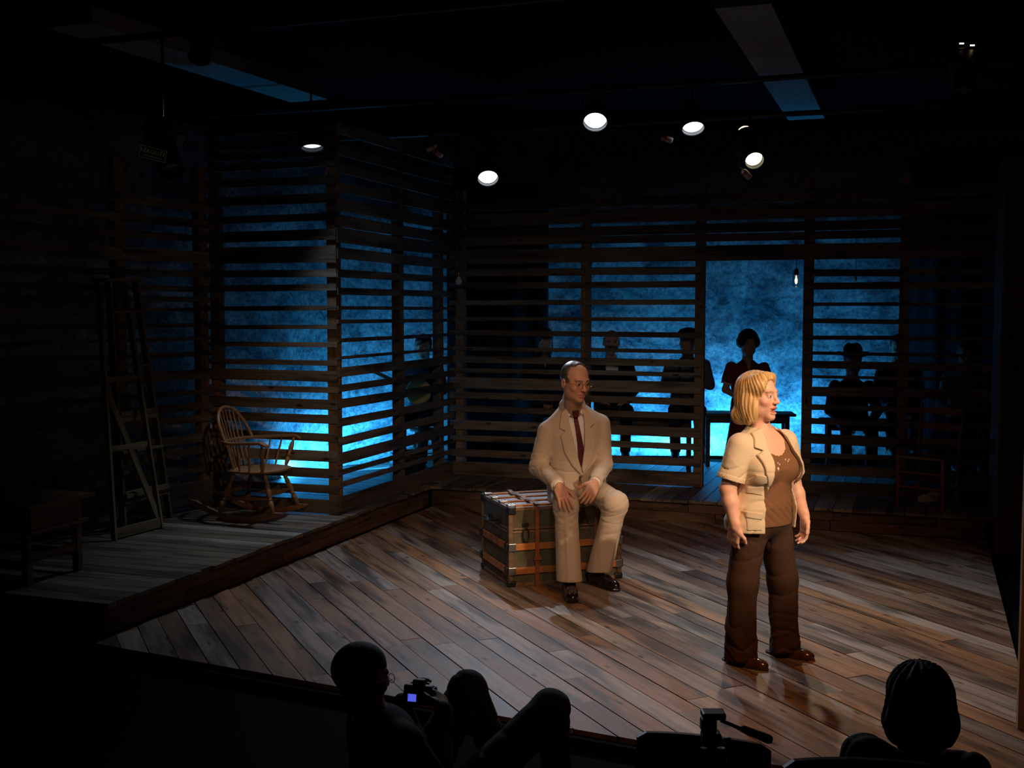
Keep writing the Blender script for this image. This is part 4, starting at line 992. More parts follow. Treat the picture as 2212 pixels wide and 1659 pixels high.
# ================================================================== seated man in the pale suit
SKIN_M = attr_mat('warm_skin', .5, .4, .12, 160, .08)
M_SUIT = cloth('beige_suit_cloth', (.53, .42, .32), .10, 260, .85, .12, .1)
M_SHIRT = cloth('white_shirt_cloth', (.72, .70, .66), .05, 200, .8, .08)
M_TIE = cloth('burgundy_tie_silk', (.085, .018, .022), .2, 120, .5, .05)
M_SOCK = cloth('black_sock', (.012, .012, .013), .2, 100, .9)
def seated_man():
    root = empty('person', (.47, 8.05, 0.0), 0, 'man in a beige suit and dark red tie sitting on the trunk', 'person')
    hip = Vector((.47, 8.17, .665)); nk = Vector((.435, 7.98, 1.265)); yaw = math.radians(12)
    up = (nk-hip).normalized(); lx = Vector((math.cos(yaw), math.sin(yaw), 0)); lx = (lx-up*lx.dot(up)).normalized(); by = up.cross(lx)
    FT = (v3(hip), np.array([[lx[i], by[i], up[i]] for i in range(3)], dtype=f32))
    H = (nk-hip).length
    prof = [(-.10, 0, .0, .205, .15, .15), (.0, 0, 0, .208, .155, .155), (.14, 0, 0, .200, .142, .135), (.28, 0, .0, .206, .138, .132), (.40, 0, .0, .212, .132, .125), (.47, 0, .005, .205, .118, .115), (.53, 0, .012, .178, .096, .105), (.58, 0, .02, .130, .080, .09), (.63, 0, .03, .084, .068, .075), (.67, 0, .035, .066, .06, .066)]
    sh = {s: out_((s*.190, .01, .462), FT) for s in (-1, 1)}
    el = {-1: v3(aty(1163, 1008, 7.97)), 1: v3(aty(1303, 1003, 8.02))}
    wrs = {-1: v3(aty(1207, 1050, 7.645)), 1: v3(aty(1284, 1043, 7.74))}
    hp = {-1: v3(.375, 8.13, .66), 1: v3(.565, 8.15, .66)}
    kn = {-1: v3(.368, 7.66, .615), 1: v3(.715, 7.77, .615)}
    an = {-1: v3(.392, 7.66, .11), 1: v3(.615, 7.955, .11)}
    def torso(P, o=0.0): return stack(loc_(P, FT), prof) - o
    def sleeve(P, s):
        d = smin(rc(P, sh[s], el[s], .076, .066), rc(P, el[s], wrs[s], .064, .052), .02)
        ax = wrs[s]-el[s]; ax = ax/np.linalg.norm(ax); d = smax(d, (P-(wrs[s]-ax*.012)) @ ax, .006)
        e = np.linalg.norm(P-el[s], axis=1); d = d + wr(P, .0055, 110, s*2.1)*np.exp(-(e/.12)**2) + wr(P, .0022, 60, s)
        return d
    VN = [(-.062, .70), (.062, .70), (.060, .56), (.040, .40), (.004, .22), (-.010, .22), (-.044, .40), (-.064, .56)]
    def jacket(P):
        l = loc_(P, FT); d = smin(torso(P, .008), smin(sleeve(P, -1), sleeve(P, 1), .01), .012)
        for s in (-1, 1): d = smin(d, rc(P, out_((s*.08, .03, .565), FT), out_((s*.205, .012, .490), FT), .046, .044), .02)
        d = d + wr(l, .0050, 70, .7)*np.exp(-((l[:, 2]-.10)/.14)**2)*(l[:, 1] < 0) + wr(l, .0012, 40, 1.9)
        cut = np.maximum(poly2(l[:, 0], l[:, 2], VN), l[:, 1]+.02); d = smax(d, -np.maximum(cut, -(d+.028)), .003)
        inv = np.maximum(poly2(l[:, 0], l[:, 2], [(-.008, .17), (.06, -.30), (-.10, -.30)]), l[:, 1]+.02)   # cut-away skirts
        d = smax(d, -np.maximum(inv, -(d+.05)), .006); d = smax(d, -(l[:, 2]+.085), .01)
        d = smin(d, rc(P, out_((-.070, .045, .645), FT), out_((.070, .045, .645), FT), .022, .022), .02)
        d = smax(d, -rc(P, out_((0, .03, .57), FT), out_((0, .01, .85), FT), .060), .004)
        return d
    lo, hi = bb([*sh.values(), *el.values(), *wrs.values(), out_((-.2, .1, -.1), FT), out_((.2, -.1, .65), FT)], .13)
    jk = sdf_obj('suit_jacket', [(jacket, lo, hi, .0055)], M_SUIT, root)
    def shell(poly, off, th, rnd=.002, mir=False):
        def f(P):
            l = loc_(P, FT); x = -l[:, 0] if mir else l[:, 0]; d = torso(P, .008); return smax(np.maximum(np.abs(d-off)-th, l[:, 1]+.01), poly2(x, l[:, 2], poly), rnd)
        return f
    lo2, hi2 = bb([out_((x, y, z), FT) for x in (-.24, .24) for y in (-.2, .02) for z in (-.12, .68)], .0)
    # lapels (right lapel lies over), notch at the collar
    lapR = [(-.062, .655), (-.100, .610), (-.130, .525), (-.092, .505), (-.128, .478), (-.112, .36), (-.060, .25), (-.004, .180), (-.002, .23), (-.038, .40), (-.058, .56), (-.052, .65)]
    lapL = [(.062, .655), (.098, .610), (.126, .525), (.088, .505), (.124, .478), (.108, .36), (.062, .25), (.012, .185), (.006, .23), (.034, .40), (.054, .56), (.050, .65)]
    for lp in (lapR, lapL): sdf_obj('lapel', [(shell(lp, .007, .0065), lo2, hi2, .0036)], M_SUIT, jk)
    sdf_obj('pocket_flap', [(shell([(-.165, .085), (-.055, .075), (-.055, .035), (-.165, .045)], .003, .004), lo2, hi2, .004)], M_SUIT, jk)
    sdf_obj('pocket_flap', [(shell([(.165, .085), (.055, .075), (.055, .035), (.165, .045)], .003, .004), lo2, hi2, .004)], M_SUIT, jk)
    M_BTN = plain('horn_button', (.16, .10, .06), .35)
    for bz, bx in ((.165, -.004),):
        def btn(P): return ell(P, out_((bx, -.158, bz), FT), (.011, .006, .011), FT[1])
        sdf_obj('button', [(btn, *bb([out_((bx, -.158, bz), FT)], .02), .002)], M_BTN, jk)
    for s in (-1, 1):
        ax = wrs[s]-el[s]; ax = ax/np.linalg.norm(ax); side = np.cross(ax, (0, 0, 1)); side = side/np.linalg.norm(side)*(-s)
        for k in range(3):
            c = wrs[s]-ax*(.03+.018*k)+side*.052
            sdf_obj('cuff_button', [((lambda P, c=c: ell(P, c, (.007, .007, .007))), c-.012, c+.012, .002)], M_BTN, jk)
    # shirt front, collar, cuffs
    def shirt(P):
        l = loc_(P, FT); d = torso(P, -.016); d = smax(d, np.maximum(np.abs(l[:, 0])-.10, np.maximum(.16-l[:, 2], l[:, 2]-.66)), .004)
        d = smax(d, -rc(P, out_((0, .02, .56), FT), out_((0, .0, .85), FT), .056), .003)
        nb = out_((0, .028, .64), FT); nt = out_((0, .008, .715), FT)
        col = np.maximum(np.abs(rc(P, nb, nt, .066, .062))-.004, np.maximum(-(l[:, 2]-.615), l[:, 2]-.735-.25*l[:, 1]))
        vcut = poly2(l[:, 0], l[:, 2], [(0, .610), (.050, .78), (-.050, .78)]); col = np.maximum(col, -np.maximum(vcut, l[:, 1]+.0))
        pts = None
        for s in (-1, 1):
            pp = poly2(l[:, 0]*s, l[:, 2], [(.004, .645), (.060, .735), (.078, .690), (.052, .580)]); e = np.maximum(np.abs(smin(torso(P, .0), rc(P, nb, nt, .068, .064), .03)-.004)-.004, np.maximum(pp, l[:, 1]-.03)); pts = e if pts is None else np.minimum(pts, e)
        cf = None
        for s in (-1, 1):
            ax = wrs[s]-el[s]; ax = ax/np.linalg.norm(ax); e = np.maximum(rc(P, wrs[s]-ax*.05, wrs[s]+ax*.012, .042, .038), (P-(wrs[s]+ax*.004)) @ ax); cf = e if cf is None else np.minimum(cf, e)
        return np.minimum(np.minimum(d, cf), np.minimum(col, pts))
    sdf_obj('shirt', [(shirt, lo, np.maximum(hi, out_((0, 0, .72), FT)+.1), .005)], M_SHIRT, root)
    def tie(P):
        l = loc_(P, FT); k = rbox(l, (-.004, -.074, .612), (.023, .014, .026), .010)
        kn_ = np.maximum(k, poly2(l[:, 0]+.004, l[:, 2], [(-.030, .644), (.028, .644), (.014, .580), (-.014, .580)]))
        bl = np.maximum(np.abs(torso(P, -.006))-.006, np.maximum(poly2(l[:, 0], l[:, 2], [(-.018, .60), (.010, .60), (.034, .32), (.028, .18), (-.012, .18), (-.012, .38)]), l[:, 1]))
        band = np.maximum(np.abs(rc(P, out_((0, .028, .63), FT), out_((0, .01, .67), FT), .068, .068))-.004, np.maximum(np.abs(l[:, 2]-.640+.12*l[:, 1])-.010, l[:, 1]+.03))
        return np.minimum(smin(kn_, bl, .006), band)
    sdf_obj('necktie', [(tie, lo2, hi2, .0035)], M_TIE, root)
    # trousers
    def leg(P, s):
        sd = v3(1, 0, 0); d = smin(rc(P, hp[s], kn[s], .098, .082, (v3(1, 0, 0), 1.05)), rc(P, kn[s], an[s]-v3(0, 0, .035), .078, .088), .035)
        fwd = v3(-.10, -1, 0) if s < 0 else v3(.55, -.83, 0); fwd = fwd/np.linalg.norm(fwd); ax = an[s]-kn[s]; t = np.clip(((P-kn[s]) @ ax)/(ax @ ax), 0, 1); c = kn[s]+t[:, None]*ax; q = P-c; sidev = np.cross(fwd, (0, 0, 1)).astype(f32)
        crease = np.exp(-((q @ sidev)/.012)**2)*((q @ fwd) > 0)*np.clip(t*3, 0, 1); d = d - crease*.010
        cut = (an[s][2]-.010) - P[:, 2] + .25*((P-an[s]) @ fwd)*0.4; d = smax(d, cut, .006)
        d = smax(d, -rc(P, an[s]-v3(0, 0, .10), an[s]+v3(0, 0, .05), .072), .004)
        e = np.linalg.norm(P-kn[s], axis=1); d = d + wr(P, .0038, 120, s*1.3, 1.4)*np.exp(-(e/.17)**2) + wr(P, .002, 45, s+.4)
        return d
    def trousers(P):
        d = smin(leg(P, -1), leg(P, 1), .03); d = smin(d, ell(P, v3(.47, 8.19, .665), (.185, .15, .10)), .04)
        d = smax(d, .585-P[:, 2]-(P[:, 1] < 7.98)*10, .01); return d
    lo3, hi3 = bb([*hp.values(), *kn.values(), *an.values()], .15); hi3[1] += .05
    sdf_obj('trousers', [(trousers, lo3, hi3, .0055)], M_SUIT, root)
    # shoes
    def shoe(P, a, fwd):
        fwd = v3(*fwd, 0); fwd = fwd/np.linalg.norm(fwd); sd = v3(-fwd[1], fwd[0], 0); o = v3(a[0], a[1], 0); p = np.stack([(P-o) @ sd, (P-o) @ fwd, P[:, 2]], 1)
        d = ell(p, (0, .13, .030), (.047, .095, .048)); d = smin(d, rc(p, (0, -.045, .045), (0, .08, .050), .042, .044), .03); d = smin(d, rc(p, (0, -.03, .06), (0, -.025, .115), .044, .046), .03)
        d = smax(d, .006-p[:, 2], .004); sole = np.maximum(poly2(p[:, 0], p[:, 1], [(-.040, -.09), (.040, -.09), (.044, .0), (.052, .13), (.038, .205), (0, .232), (-.038, .205), (-.052, .13), (-.044, .0)]), np.abs(p[:, 2]-.009)-.008)
        d = smax(d, -ell(p, (0, -.028, .15), (.036, .046, .05)), .004); return np.minimum(d, sole)
    for s, fw in ((-1, (.06, -1)), (1, (.55, -.83))):
        sdf_obj('shoe', [((lambda P, s=s, fw=fw: shoe(P, an[s], fw)), an[s]+v3(-.26, -.28, -.12), an[s]+v3(.27, .14, .06), .0045)], M_LEATHER, root)
        sdf_obj('sock', [((lambda P, s=s: rc(P, an[s]-v3(0, 0, .045), an[s]+v3(0, 0, .10), .041, .045)), an[s]-v3(.09, .09, .10), an[s]+v3(.09, .09, .16), .006)], M_SOCK, root)
    # skin: head with neck, two hands
    FH = fr_(aty(1243, 824, 7.84), math.radians(30), math.radians(9)); S = 1.12
    def head(P): return head_sdf(P, FH, S, neck=out_((0, .03, .55), FT))
    hd = {-1: (v3(aty(1224, 1094, 7.535))-wrs[-1], (-.15, -.45, .9), (1, .1, .1)), 1: (v3(aty(1268, 1083, 7.60))-wrs[1], (.55, -.65, .6), (-.8, -.5, -.1))}
    def hand(P, s):
        d, u, t = hd[s]; return hand_sdf(P, wrs[s]+d*.05, d, u, t, (.18, .30, .22) if s < 0 else (.30, .42, .3), 1.12, .10)
    def arm(P, s): return smin(hand(P, s), rc(P, wrs[s]-(wrs[s]-el[s])*.25, wrs[s]+hd[s][0]*.1, .032, .028), .02)
    skin = (.56, .30, .20)
    def colf(P):
        c = head_col(P, FH, S, skin, (.10, .07, .05), (.40, .17, .13)); low = P[:, 2] < 1.15; c[low] = (.55, .29, .20); return c
    def body(P):
        d = smin(head(P), torso(P, -.035), .02)
        for s in (-1, 1): d = smin(d, un(.015, arm(P, s), rc(P, sh[s], el[s], .045, .038), rc(P, el[s], wrs[s], .038, .030)), .012)
        for s in (-1, 1): d = smin(d, smin(rc(P, hp[s], kn[s], .070, .052), rc(P, kn[s], an[s]+v3(0, 0, .02), .050, .034), .02), .02)
        return d
    bl = bb([FH[0]+v3(0, 0, .16), *kn.values(), *an.values(), *el.values(), *[wrs[s]+hd[s][0]*2.0 for s in (-1, 1)], hip], .10)
    sdf_obj('body', [(body, bl[0]-v3(.03, .02, -.07), bl[1]+v3(.03, .05, -.02), .0036)], SKIN_M, root, colf)
    # thinning hair: sides, back and a combed strip on top
    def hair(P):
        p = loc_(P, FH)/S; d = ell(p, (0, .016, .034), (.0835, .1035, .0915)); d = d + .0007*np.sin(np.arctan2(p[:, 0], p[:, 2]-.02)*60+p[:, 1]*60)
        ax = np.abs(p[:, 0]); z = p[:, 2]
        line = np.where(z > .055, -.035 + .9*np.maximum(0, .035-ax)*.3 + (z < .10)*.02*np.clip((ax-.02)/.03, 0, 1), -.022 - .030*np.clip((.045-z)/.05, 0, 1)*np.clip((z+.012)/.02, 0, 1))
        d = smax(d, line-p[:, 1], .008); d = smax(d, -.055-z+.6*np.minimum(0, p[:, 1]-.03), .008); d = smax(d, -ell(np.stack([ax, p[:, 1], z], 1), (.086, .008, -.022), (.02, .024, .042)), .004)
        return d*S
    sdf_obj('hair', [(hair, FH[0]-.16, FH[0]+.18, .0035)], hair_mat('greying_brown_hair', (.035, .027, .022), (.12, .10, .09), .35, (70, 20, 70)), root)
    # spectacles
    g = empty('spectacles', (0, 0, 0)); g.parent = root
    g.location = -Vector(root.location)
    M_GOLD = plain('gold_wire', (.55, .38, .16), .25, 1.0); M_LENS = bpy.data.materials.new('spectacle_lens'); M_LENS.use_nodes = True
    lt = M_LENS.node_tree; lt.nodes.remove(lt.nodes['Principled BSDF']); tb = lt.nodes.new('ShaderNodeBsdfTransparent'); gb = lt.nodes.new('ShaderNodeBsdfGlossy'); gb.inputs['Roughness'].default_value = .02; mb = lt.nodes.new('ShaderNodeMixShader'); mb.inputs[0].default_value = .05
    lt.links.new(tb.outputs[0], mb.inputs[1]); lt.links.new(gb.outputs[0], mb.inputs[2]); lt.links.new(mb.outputs[0], lt.nodes['Material Output'].inputs[0])
    lst = []
    for s in (-1, 1):
        ring = [Vector(out_(np.array((s*(.031+.0215*math.cos(a)), -.106+.004*abs(math.cos(a))*(1 if math.cos(a) > 0 else 0), -.004+.0165*math.sin(a)))*S, FH)) for a in [2*math.pi*i/24 for i in range(25)]]
        lst.append((ring, .0014)); lst.append(([Vector(out_(np.array(q)*S, FH)) for q in ((s*.052, -.104, .002), (s*.078, -.07, .002), (s*.083, .005, .002), (s*.082, .02, -.012))], .0014))
        lens_v = ring[:-1]; me_o = meshobj('lens', lens_v, [tuple(range(24))], M_LENS, g); me_o.modifiers.new('t', 'SOLIDIFY').thickness = .0015
    lst.append(([Vector(out_(np.array((.0095*t, -.109-.003*(1-t*t), .002+.004*(1-t*t)))*S, FH)) for t in (-1, -.5, 0, .5, 1)], .0014))
    tubes('wire_frame', lst, M_GOLD, g, 6)
    # wedding ring
    d, u, t = hd[1]; d = d/np.linalg.norm(d)
    return root
seated_man()

# ================================================================== standing woman in the short-sleeved jacket
M_JACK = cloth('cream_linen', (.70, .56, .39), .08, 240, .8, .15, .1)
M_TOP = cloth('brown_knit', (.20, .095, .045), .12, 300, .85, .15)
M_PANT = cloth('dark_brown_trouser_cloth', (.060, .030, .018), .15, 200, .9, .1)
def standing_woman():
    C0 = v3(1.385, 6.20, 0); yaw = math.radians(33)
    root = empty('person', (1.385, 6.20, 0), 0, 'blonde woman in a cream short-sleeved jacket and brown trousers standing downstage, head turned', 'person')
    FT = fr_(C0, yaw)
    prof = [(.70, 0, .01, .165, .12, .135), (.80, 0, .01, .178, .13, .145), (.88, 0, .0, .168, .128, .125), (.96, 0, 0, .150, .122, .108), (1.02, 0, 0, .152, .125, .104), (1.09, 0, -.004, .166, .138, .104), (1.15, 0, 0, .170, .120, .106), (1.21, 0, .006, .170, .094, .098), (1.26, 0, .014, .135, .072, .084), (1.295, 0, .02, .08, .055, .066), (1.32, 0, .024, .055, .05, .055)]
    def W(p): return out_(p, FT)
    sh = {s: W((s*.168, .008, 1.215)) for s in (-1, 1)}; el = {-1: W((-.232, .035, .985)), 1: W((.250, .02, .985))}; wrs = {-1: W((-.232, -.025, .785)), 1: W((.272, -.055, .795))}
    def base(P, o=0.0):
        l = loc_(P, FT); d = stack(l, prof); q = np.stack([np.abs(l[:, 0]), l[:, 1], l[:, 2]], 1); d = smin(d, ell(q, (.078, -.088, 1.085), (.076, .062, .074)), .03); return d-o
    def top(P):
        l = loc_(P, FT); d = base(P, .004) + wr(l, .0035, 130, .05, 1.2)*np.exp(-((l[:, 2]-.86)/.07)**2) + wr(l, .0006, 40, 1.3)
        neckl = poly2(l[:, 0], l[:, 2], [(-.105, 1.40), (.105, 1.40), (.098, 1.235), (.072, 1.190), (.030, 1.165), (0, 1.160), (-.030, 1.165), (-.072, 1.190), (-.098, 1.235)]) + .004*np.abs(np.sin(l[:, 0]*130))
        d = smax(d, -np.maximum(neckl, l[:, 1]-.03), .003); d = smax(d, l[:, 2]-1.285, .004); d = smax(d, .775-l[:, 2], .004); return d
    lo, hi = bb([W((x, y, z)) for x in (-.3, .3) for y in (-.2, .2) for z in (.70, 1.36)], .05)
    sdf_obj('knit_top', [(top, lo, hi, .0055)], M_TOP, root)
    # jacket: open front, short sleeves
    def sleeve(P, s):
        a = sh[s]; b = a + (el[s]-a)*.80; d = rc(P, a, b, .070, .074); ax = (b-a)/np.linalg.norm(b-a); d = smax(d, (P-b) @ ax + .0, .004); inner = rc(P, a+(b-a)*.2, b+ax*.08, .060, .066)
        d = d + wr(P, .0045, 110, s*1.1, .9)*np.clip(((P-a) @ ax)*6, 0, 1)*np.clip(-((P-b) @ ax)*30, 0, 1); return smax(d, -inner, .004)
    def jac_solid(P):
        l = loc_(P, FT); fl = np.clip((1.0-l[:, 2])/.25, 0, 1)*.014; d = base(P, .016)-fl; d = d + wr(l, .0035, 60, .9)*np.clip((1.2-l[:, 2])*5, 0, 1) + .0035*np.sin(l[:, 0]*44+1)*fl/.014*.8
        return un(.02, d, rc(P, sh[-1]+v3(0, 0, 0), sh[-1]+(el[-1]-sh[-1])*.3, .070, .072), rc(P, sh[1], sh[1]+(el[1]-sh[1])*.3, .070, .072))
    OPEN = [(-.060, 1.42), (.062, 1.42), (.104, 1.26), (.142, 1.10), (.152, .95), (.158, .60), (-.112, .60), (-.106, .95), (-.100, 1.08), (-.078, 1.25)]
    def jacket(P):
        l = loc_(P, FT); so = jac_solid(P); d = smax(so, -(base(P, .006)), .003); d = np.maximum(d, -(so+.030))
        d = smin(d, smin(sleeve(P, -1), sleeve(P, 1), .005), .012)
        op = np.maximum(poly2(l[:, 0], l[:, 2], OPEN), l[:, 1]+.0); d = smax(d, -op, .004); d = smax(d, l[:, 2]-1.312, .006)
        d = smax(d, .748-l[:, 2], .004); d = smax(d, -rc(P, W((0, .02, 1.20)), W((0, .0, 1.5)), .068), .004)
        for s in (-1, 1):
            a = sh[s]; d = np.maximum(d, -np.maximum(rc(P, a+(el[s]-a)*.25, el[s], .058, .060), -(so*0+1)*0-1))
        return d
    jk = sdf_obj('linen_jacket', [(jacket, lo-.06, hi+.06, .005)], M_JACK, root)
    def shell(poly, off, th, rnd=.002, side=None):
        def f(P):
            l = loc_(P, FT); d = jac_solid(P); return smax(np.maximum(np.abs(d-off)-th, l[:, 1]+.02), poly2(l[:, 0], l[:, 2], poly), rnd)
        return f
    lapR = [(-.062, 1.310), (-.120, 1.29), (-.152, 1.215), (-.112, 1.198), (-.150, 1.175), (-.140, 1.08), (-.104, .975), (-.096, 1.08), (-.072, 1.25)]
    lapL = [(.066, 1.305), (.115, 1.285), (.158, 1.205), (.124, 1.19), (.160, 1.160), (.152, 1.06), (.144, .985), (.136, 1.10), (.104, 1.25)]
    for lp in (lapR, lapL): sdf_obj('lapel', [(shell(lp, .007, .0065), lo, hi, .004)], M_JACK, jk)
    for pg in ([(-.172, 1.075), (-.112, 1.065), (-.114, 1.028), (-.146, 1.012), (-.172, 1.035)], [(-.196, .872), (-.125, .862), (-.128, .825), (-.196, .838)]):
        sdf_obj('pocket_flap', [(shell(pg, .003, .0045), lo, hi, .004)], M_JACK, jk)
    for pg in ([(-.170, 1.035), (-.116, 1.025), (-.116, .955), (-.170, .965)], [(-.194, .842), (-.128, .830), (-.128, .768), (-.194, .768)]):
        sdf_obj('patch_pocket', [(shell(pg, .0005, .0028), lo, hi, .004)], M_JACK, jk)
    for s in (-1, 1):
        b = sh[s]+(el[s]-sh[s])*.80; ax = (el[s]-sh[s]); ax = ax/np.linalg.norm(ax)
        sdf_obj('sleeve_cuff', [((lambda P, b=b, ax=ax: np.maximum(np.abs(rc(P, b-ax*.08, b+ax*.05, .0735, .0755))-.003, np.abs((P-b) @ ax+.012)-.014)), b-.12, b+.12, .0045)], M_JACK, jk)
    # trousers: wide legs over the shoes
    ft = {-1: v3(1.262, 6.155, 0), 1: v3(1.545, 6.31, 0)}; hipj = {-1: W((-.082, .01, .80)), 1: W((.082, .01, .80))}; kne = {-1: v3(1.270, 6.16, .45), 1: v3(1.520, 6.29, .45)}
    def trousers(P):
        d = ell(P, W((0, .015, .81)), (.172, .135, .12), FT[1]); lg = None
        for s in (-1, 1):
            a, k, b = hipj[s], kne[s], ft[s]+v3(0, 0, .045); e = smin(rc(P, a, k, .100, .082), rc(P, k, b, .080, .086 if s < 0 else .084), .04)
            fold = .006*np.sin(np.arctan2(P[:, 1]-b[1], P[:, 0]-b[0])*4+P[:, 2]*9+s)*np.clip((.5-P[:, 2])*3, 0, 1); e = e + fold + wr(P, .007, 80, s*.8)*np.exp(-((P[:, 2]-.12)/.15)**2) + wr(P, .003, 40, s)
            e = smax(e, .022-P[:, 2] + .15*((P-b) @ v3(.7, -.7, 0)), .006); e = smax(e, -rc(P, b-v3(0, 0, .1), b+v3(0, 0, .04), .066), .003); lg = e if lg is None else smin(lg, e, .012)
        d = smin(d, lg, .04); return smax(d, P[:, 2]-.90, .004)
    lo3, hi3 = bb([*hipj.values(), *[f + v3(0, 0, .02) for f in ft.values()]], .14); lo3[2] = -.01; hi3[2] = .92
    sdf_obj('trousers', [(trousers, lo3, hi3, .006)], M_PANT, root)
    # flat shoes
    M_FLAT = plain('brown_patent_leather', (.075, .026, .012), .18, 0, .6, .3, coat=.6)
    fw = {-1: (.72, -.69), 1: (.80, -.60)}
    def shoe(P, a, f):
        f = v3(*f, 0); f = f/np.linalg.norm(f); sd = v3(-f[1], f[0], 0); p = np.stack([(P-a) @ sd, (P-a) @ f, P[:, 2]], 1)
        d = ell(p, (0, .095, .022), (.041, .080, .033)); d = smin(d, rc(p, (0, -.06, .028), (0, .06, .026), .034, .036), .02); d = smax(d, .004-p[:, 2], .003)
        d = smax(d, -ell(p, (0, .030, .075), (.030, .085, .045)), .004); sole = np.maximum(ell(p, (0, .03, .006), (.043, .148, .05)), np.abs(p[:, 2]-.006)-.005); return np.minimum(d, sole)
    def foot(P, a, f):
        f = v3(*f, 0); f = f/np.linalg.norm(f); return smin(rc(P, a+v3(0, 0, .13), a+v3(0, 0, .05), .034, .036), rc(P, a+v3(0, 0, .04), a+f*.10+v3(0, 0, .022), .030, .024), .02)
    for s in (-1, 1): sdf_obj('shoe', [((lambda P, s=s: shoe(P, ft[s], fw[s])), ft[s]+v3(-.22, -.22, -.005), ft[s]+v3(.22, .22, .09), .0035)], M_FLAT, root)
    # skin
    FH = fr_(aty(1640, 855, 6.20), math.radians(44), math.radians(-3)); S = 1.06; skin = (.80, .46, .34)
    def chest(P):
        l = loc_(P, FT); d = smin(head_sdf(P, FH, S, True, .9, True, W((0, .022, 1.27))), smax(base(P, 0.0), .98-l[:, 2], .02), .02); return d
    hd = {-1: (v3(aty(1581, 1180, 6.10))-wrs[-1], W((-1, -.25, 0))-C0, W((.25, -1, 0))-C0), 1: (v3(aty(1738, 1165, 6.30))-wrs[1], W((1, -.3, 0))-C0, W((-.3, -1, 0))-C0)}
    def arm(P, s):
        d = un(.02, rc(P, sh[s], el[s], .050, .043), rc(P, el[s], el[s]+(wrs[s]-el[s])*.35, .043, .042), rc(P, el[s]+(wrs[s]-el[s])*.35, wrs[s], .042, .027)); dd, u, t = hd[s]
        return smin(d, hand_sdf(P, wrs[s]+dd*.02, dd, u, t, (.30, .45, .35), .98, .05), .015)
    def colf(P): 
        c = head_col(P, FH, S, skin, (.36, .20, .11), (.55, .16, .13), (.06, .07, .08), True); m = np.linalg.norm(P-FH[0], axis=1) > .17; c[m] = skin; return c
    def body(P):
        d = smin(chest(P), stack(loc_(P, FT), prof)+.045, .01)
        for s in (-1, 1): d = un(.012, d, arm(P, s), rc(P, hipj[s], kne[s], .075, .052), rc(P, kne[s], ft[s]+v3(0, 0, .10), .050, .034), foot(P, ft[s], fw[s]))
        return d
    bl = bb([FH[0]+v3(0, 0, .14), *ft.values(), *[wrs[s]+hd[s][0]*1.7 for s in (-1, 1)], *el.values()], .11); bl[0][2] = -.008
    sdf_obj('body', [(body, bl[0], bl[1], .004)], attr_mat('fair_skin', .5, .4, .1, 160, .1), root, colf)
    # swept bob
    def hair(P):
        p = loc_(P, FH)/S; ax = np.abs(p[:, 0]); q = np.stack([ax, p[:, 1], p[:, 2]], 1)
        d = ell(p, (0, .022, .036), (.093, .112, .098)); d = smin(d, ell(p, (0, .050, -.035), (.088, .088, .105)), .03); d = smin(d, ell(q, (.070, .020, -.070), (.030, .060, .080)), .025)
        d = smin(d, ell(p, (-.03, .095, -.100), (.060, .050, .050)), .02); d = smin(d, rc(p, (-.050, -.048, .100), (.050, -.050, .098), .022, .018), .03); d = smin(d, ell(p, (-.058, -.030, .060), (.036, .060, .052)), .02)
        face = un(.02, ell(p, (.004, -.112, .012), (.072, .100, .076)), ell(p, (0, -.100, -.075), (.064, .095, .070))); d = smax(d, -face, .008); d = smax(d, np.where(p[:, 2] < .078, -.084-p[:, 1], -1).astype(f32), .006)
        a = np.arctan2(p[:, 0], -p[:, 1]+.02); sw = a*20 + p[:, 2]*30 + 2.0*np.sin(p[:, 2]*26+a*2); d = d + .0014*np.sin(sw*1.7) + .0008*np.sin(sw*4.1+1) ; d = smax(d, -.150-p[:, 2]-.014*np.sin(a*7+1)-.03*np.clip(p[:, 1], -.05, .1), .010)
        d = smax(d, -smin(rc(p, (0, .015, -.06), (0, .04, -.25), .050, .055), ell(p, (0, -.02, -.09), (.055, .07, .07)), .02), .006)
        return d*S
    sdf_obj('hair', [(hair, FH[0]-.19, FH[0]+.18, .0036)], hair_mat('golden_blonde_hair', (.38, .19, .06), (.85, .58, .26), .4, (46, 46, 7)), root)
    # pendants on the chest
    M_ORN = plain('pale_bead', (.8, .62, .5), .25, 0, .7)
    for i, (x, z, r) in enumerate(((-.045, 1.098, .0075), (-.025, 1.120, .004), (-.035, 1.128, .004), (.030, 1.142, .004), (.042, 1.132, .004), (.052, 1.140, .0035))):
        c = None
        for yy in np.linspace(-.30, -.02, 120):
            pt = W((x, yy, z))
            if base(pt[None, :].astype(f32), .004)[0] < 0: c = pt; break
        if c is not None: sdf_obj('bead', [((lambda P, c=c, r=r: ell(P, c, (r, r, r*1.5))), c-.02, c+.02, .0018)], M_ORN, root)
    return root
standing_woman()

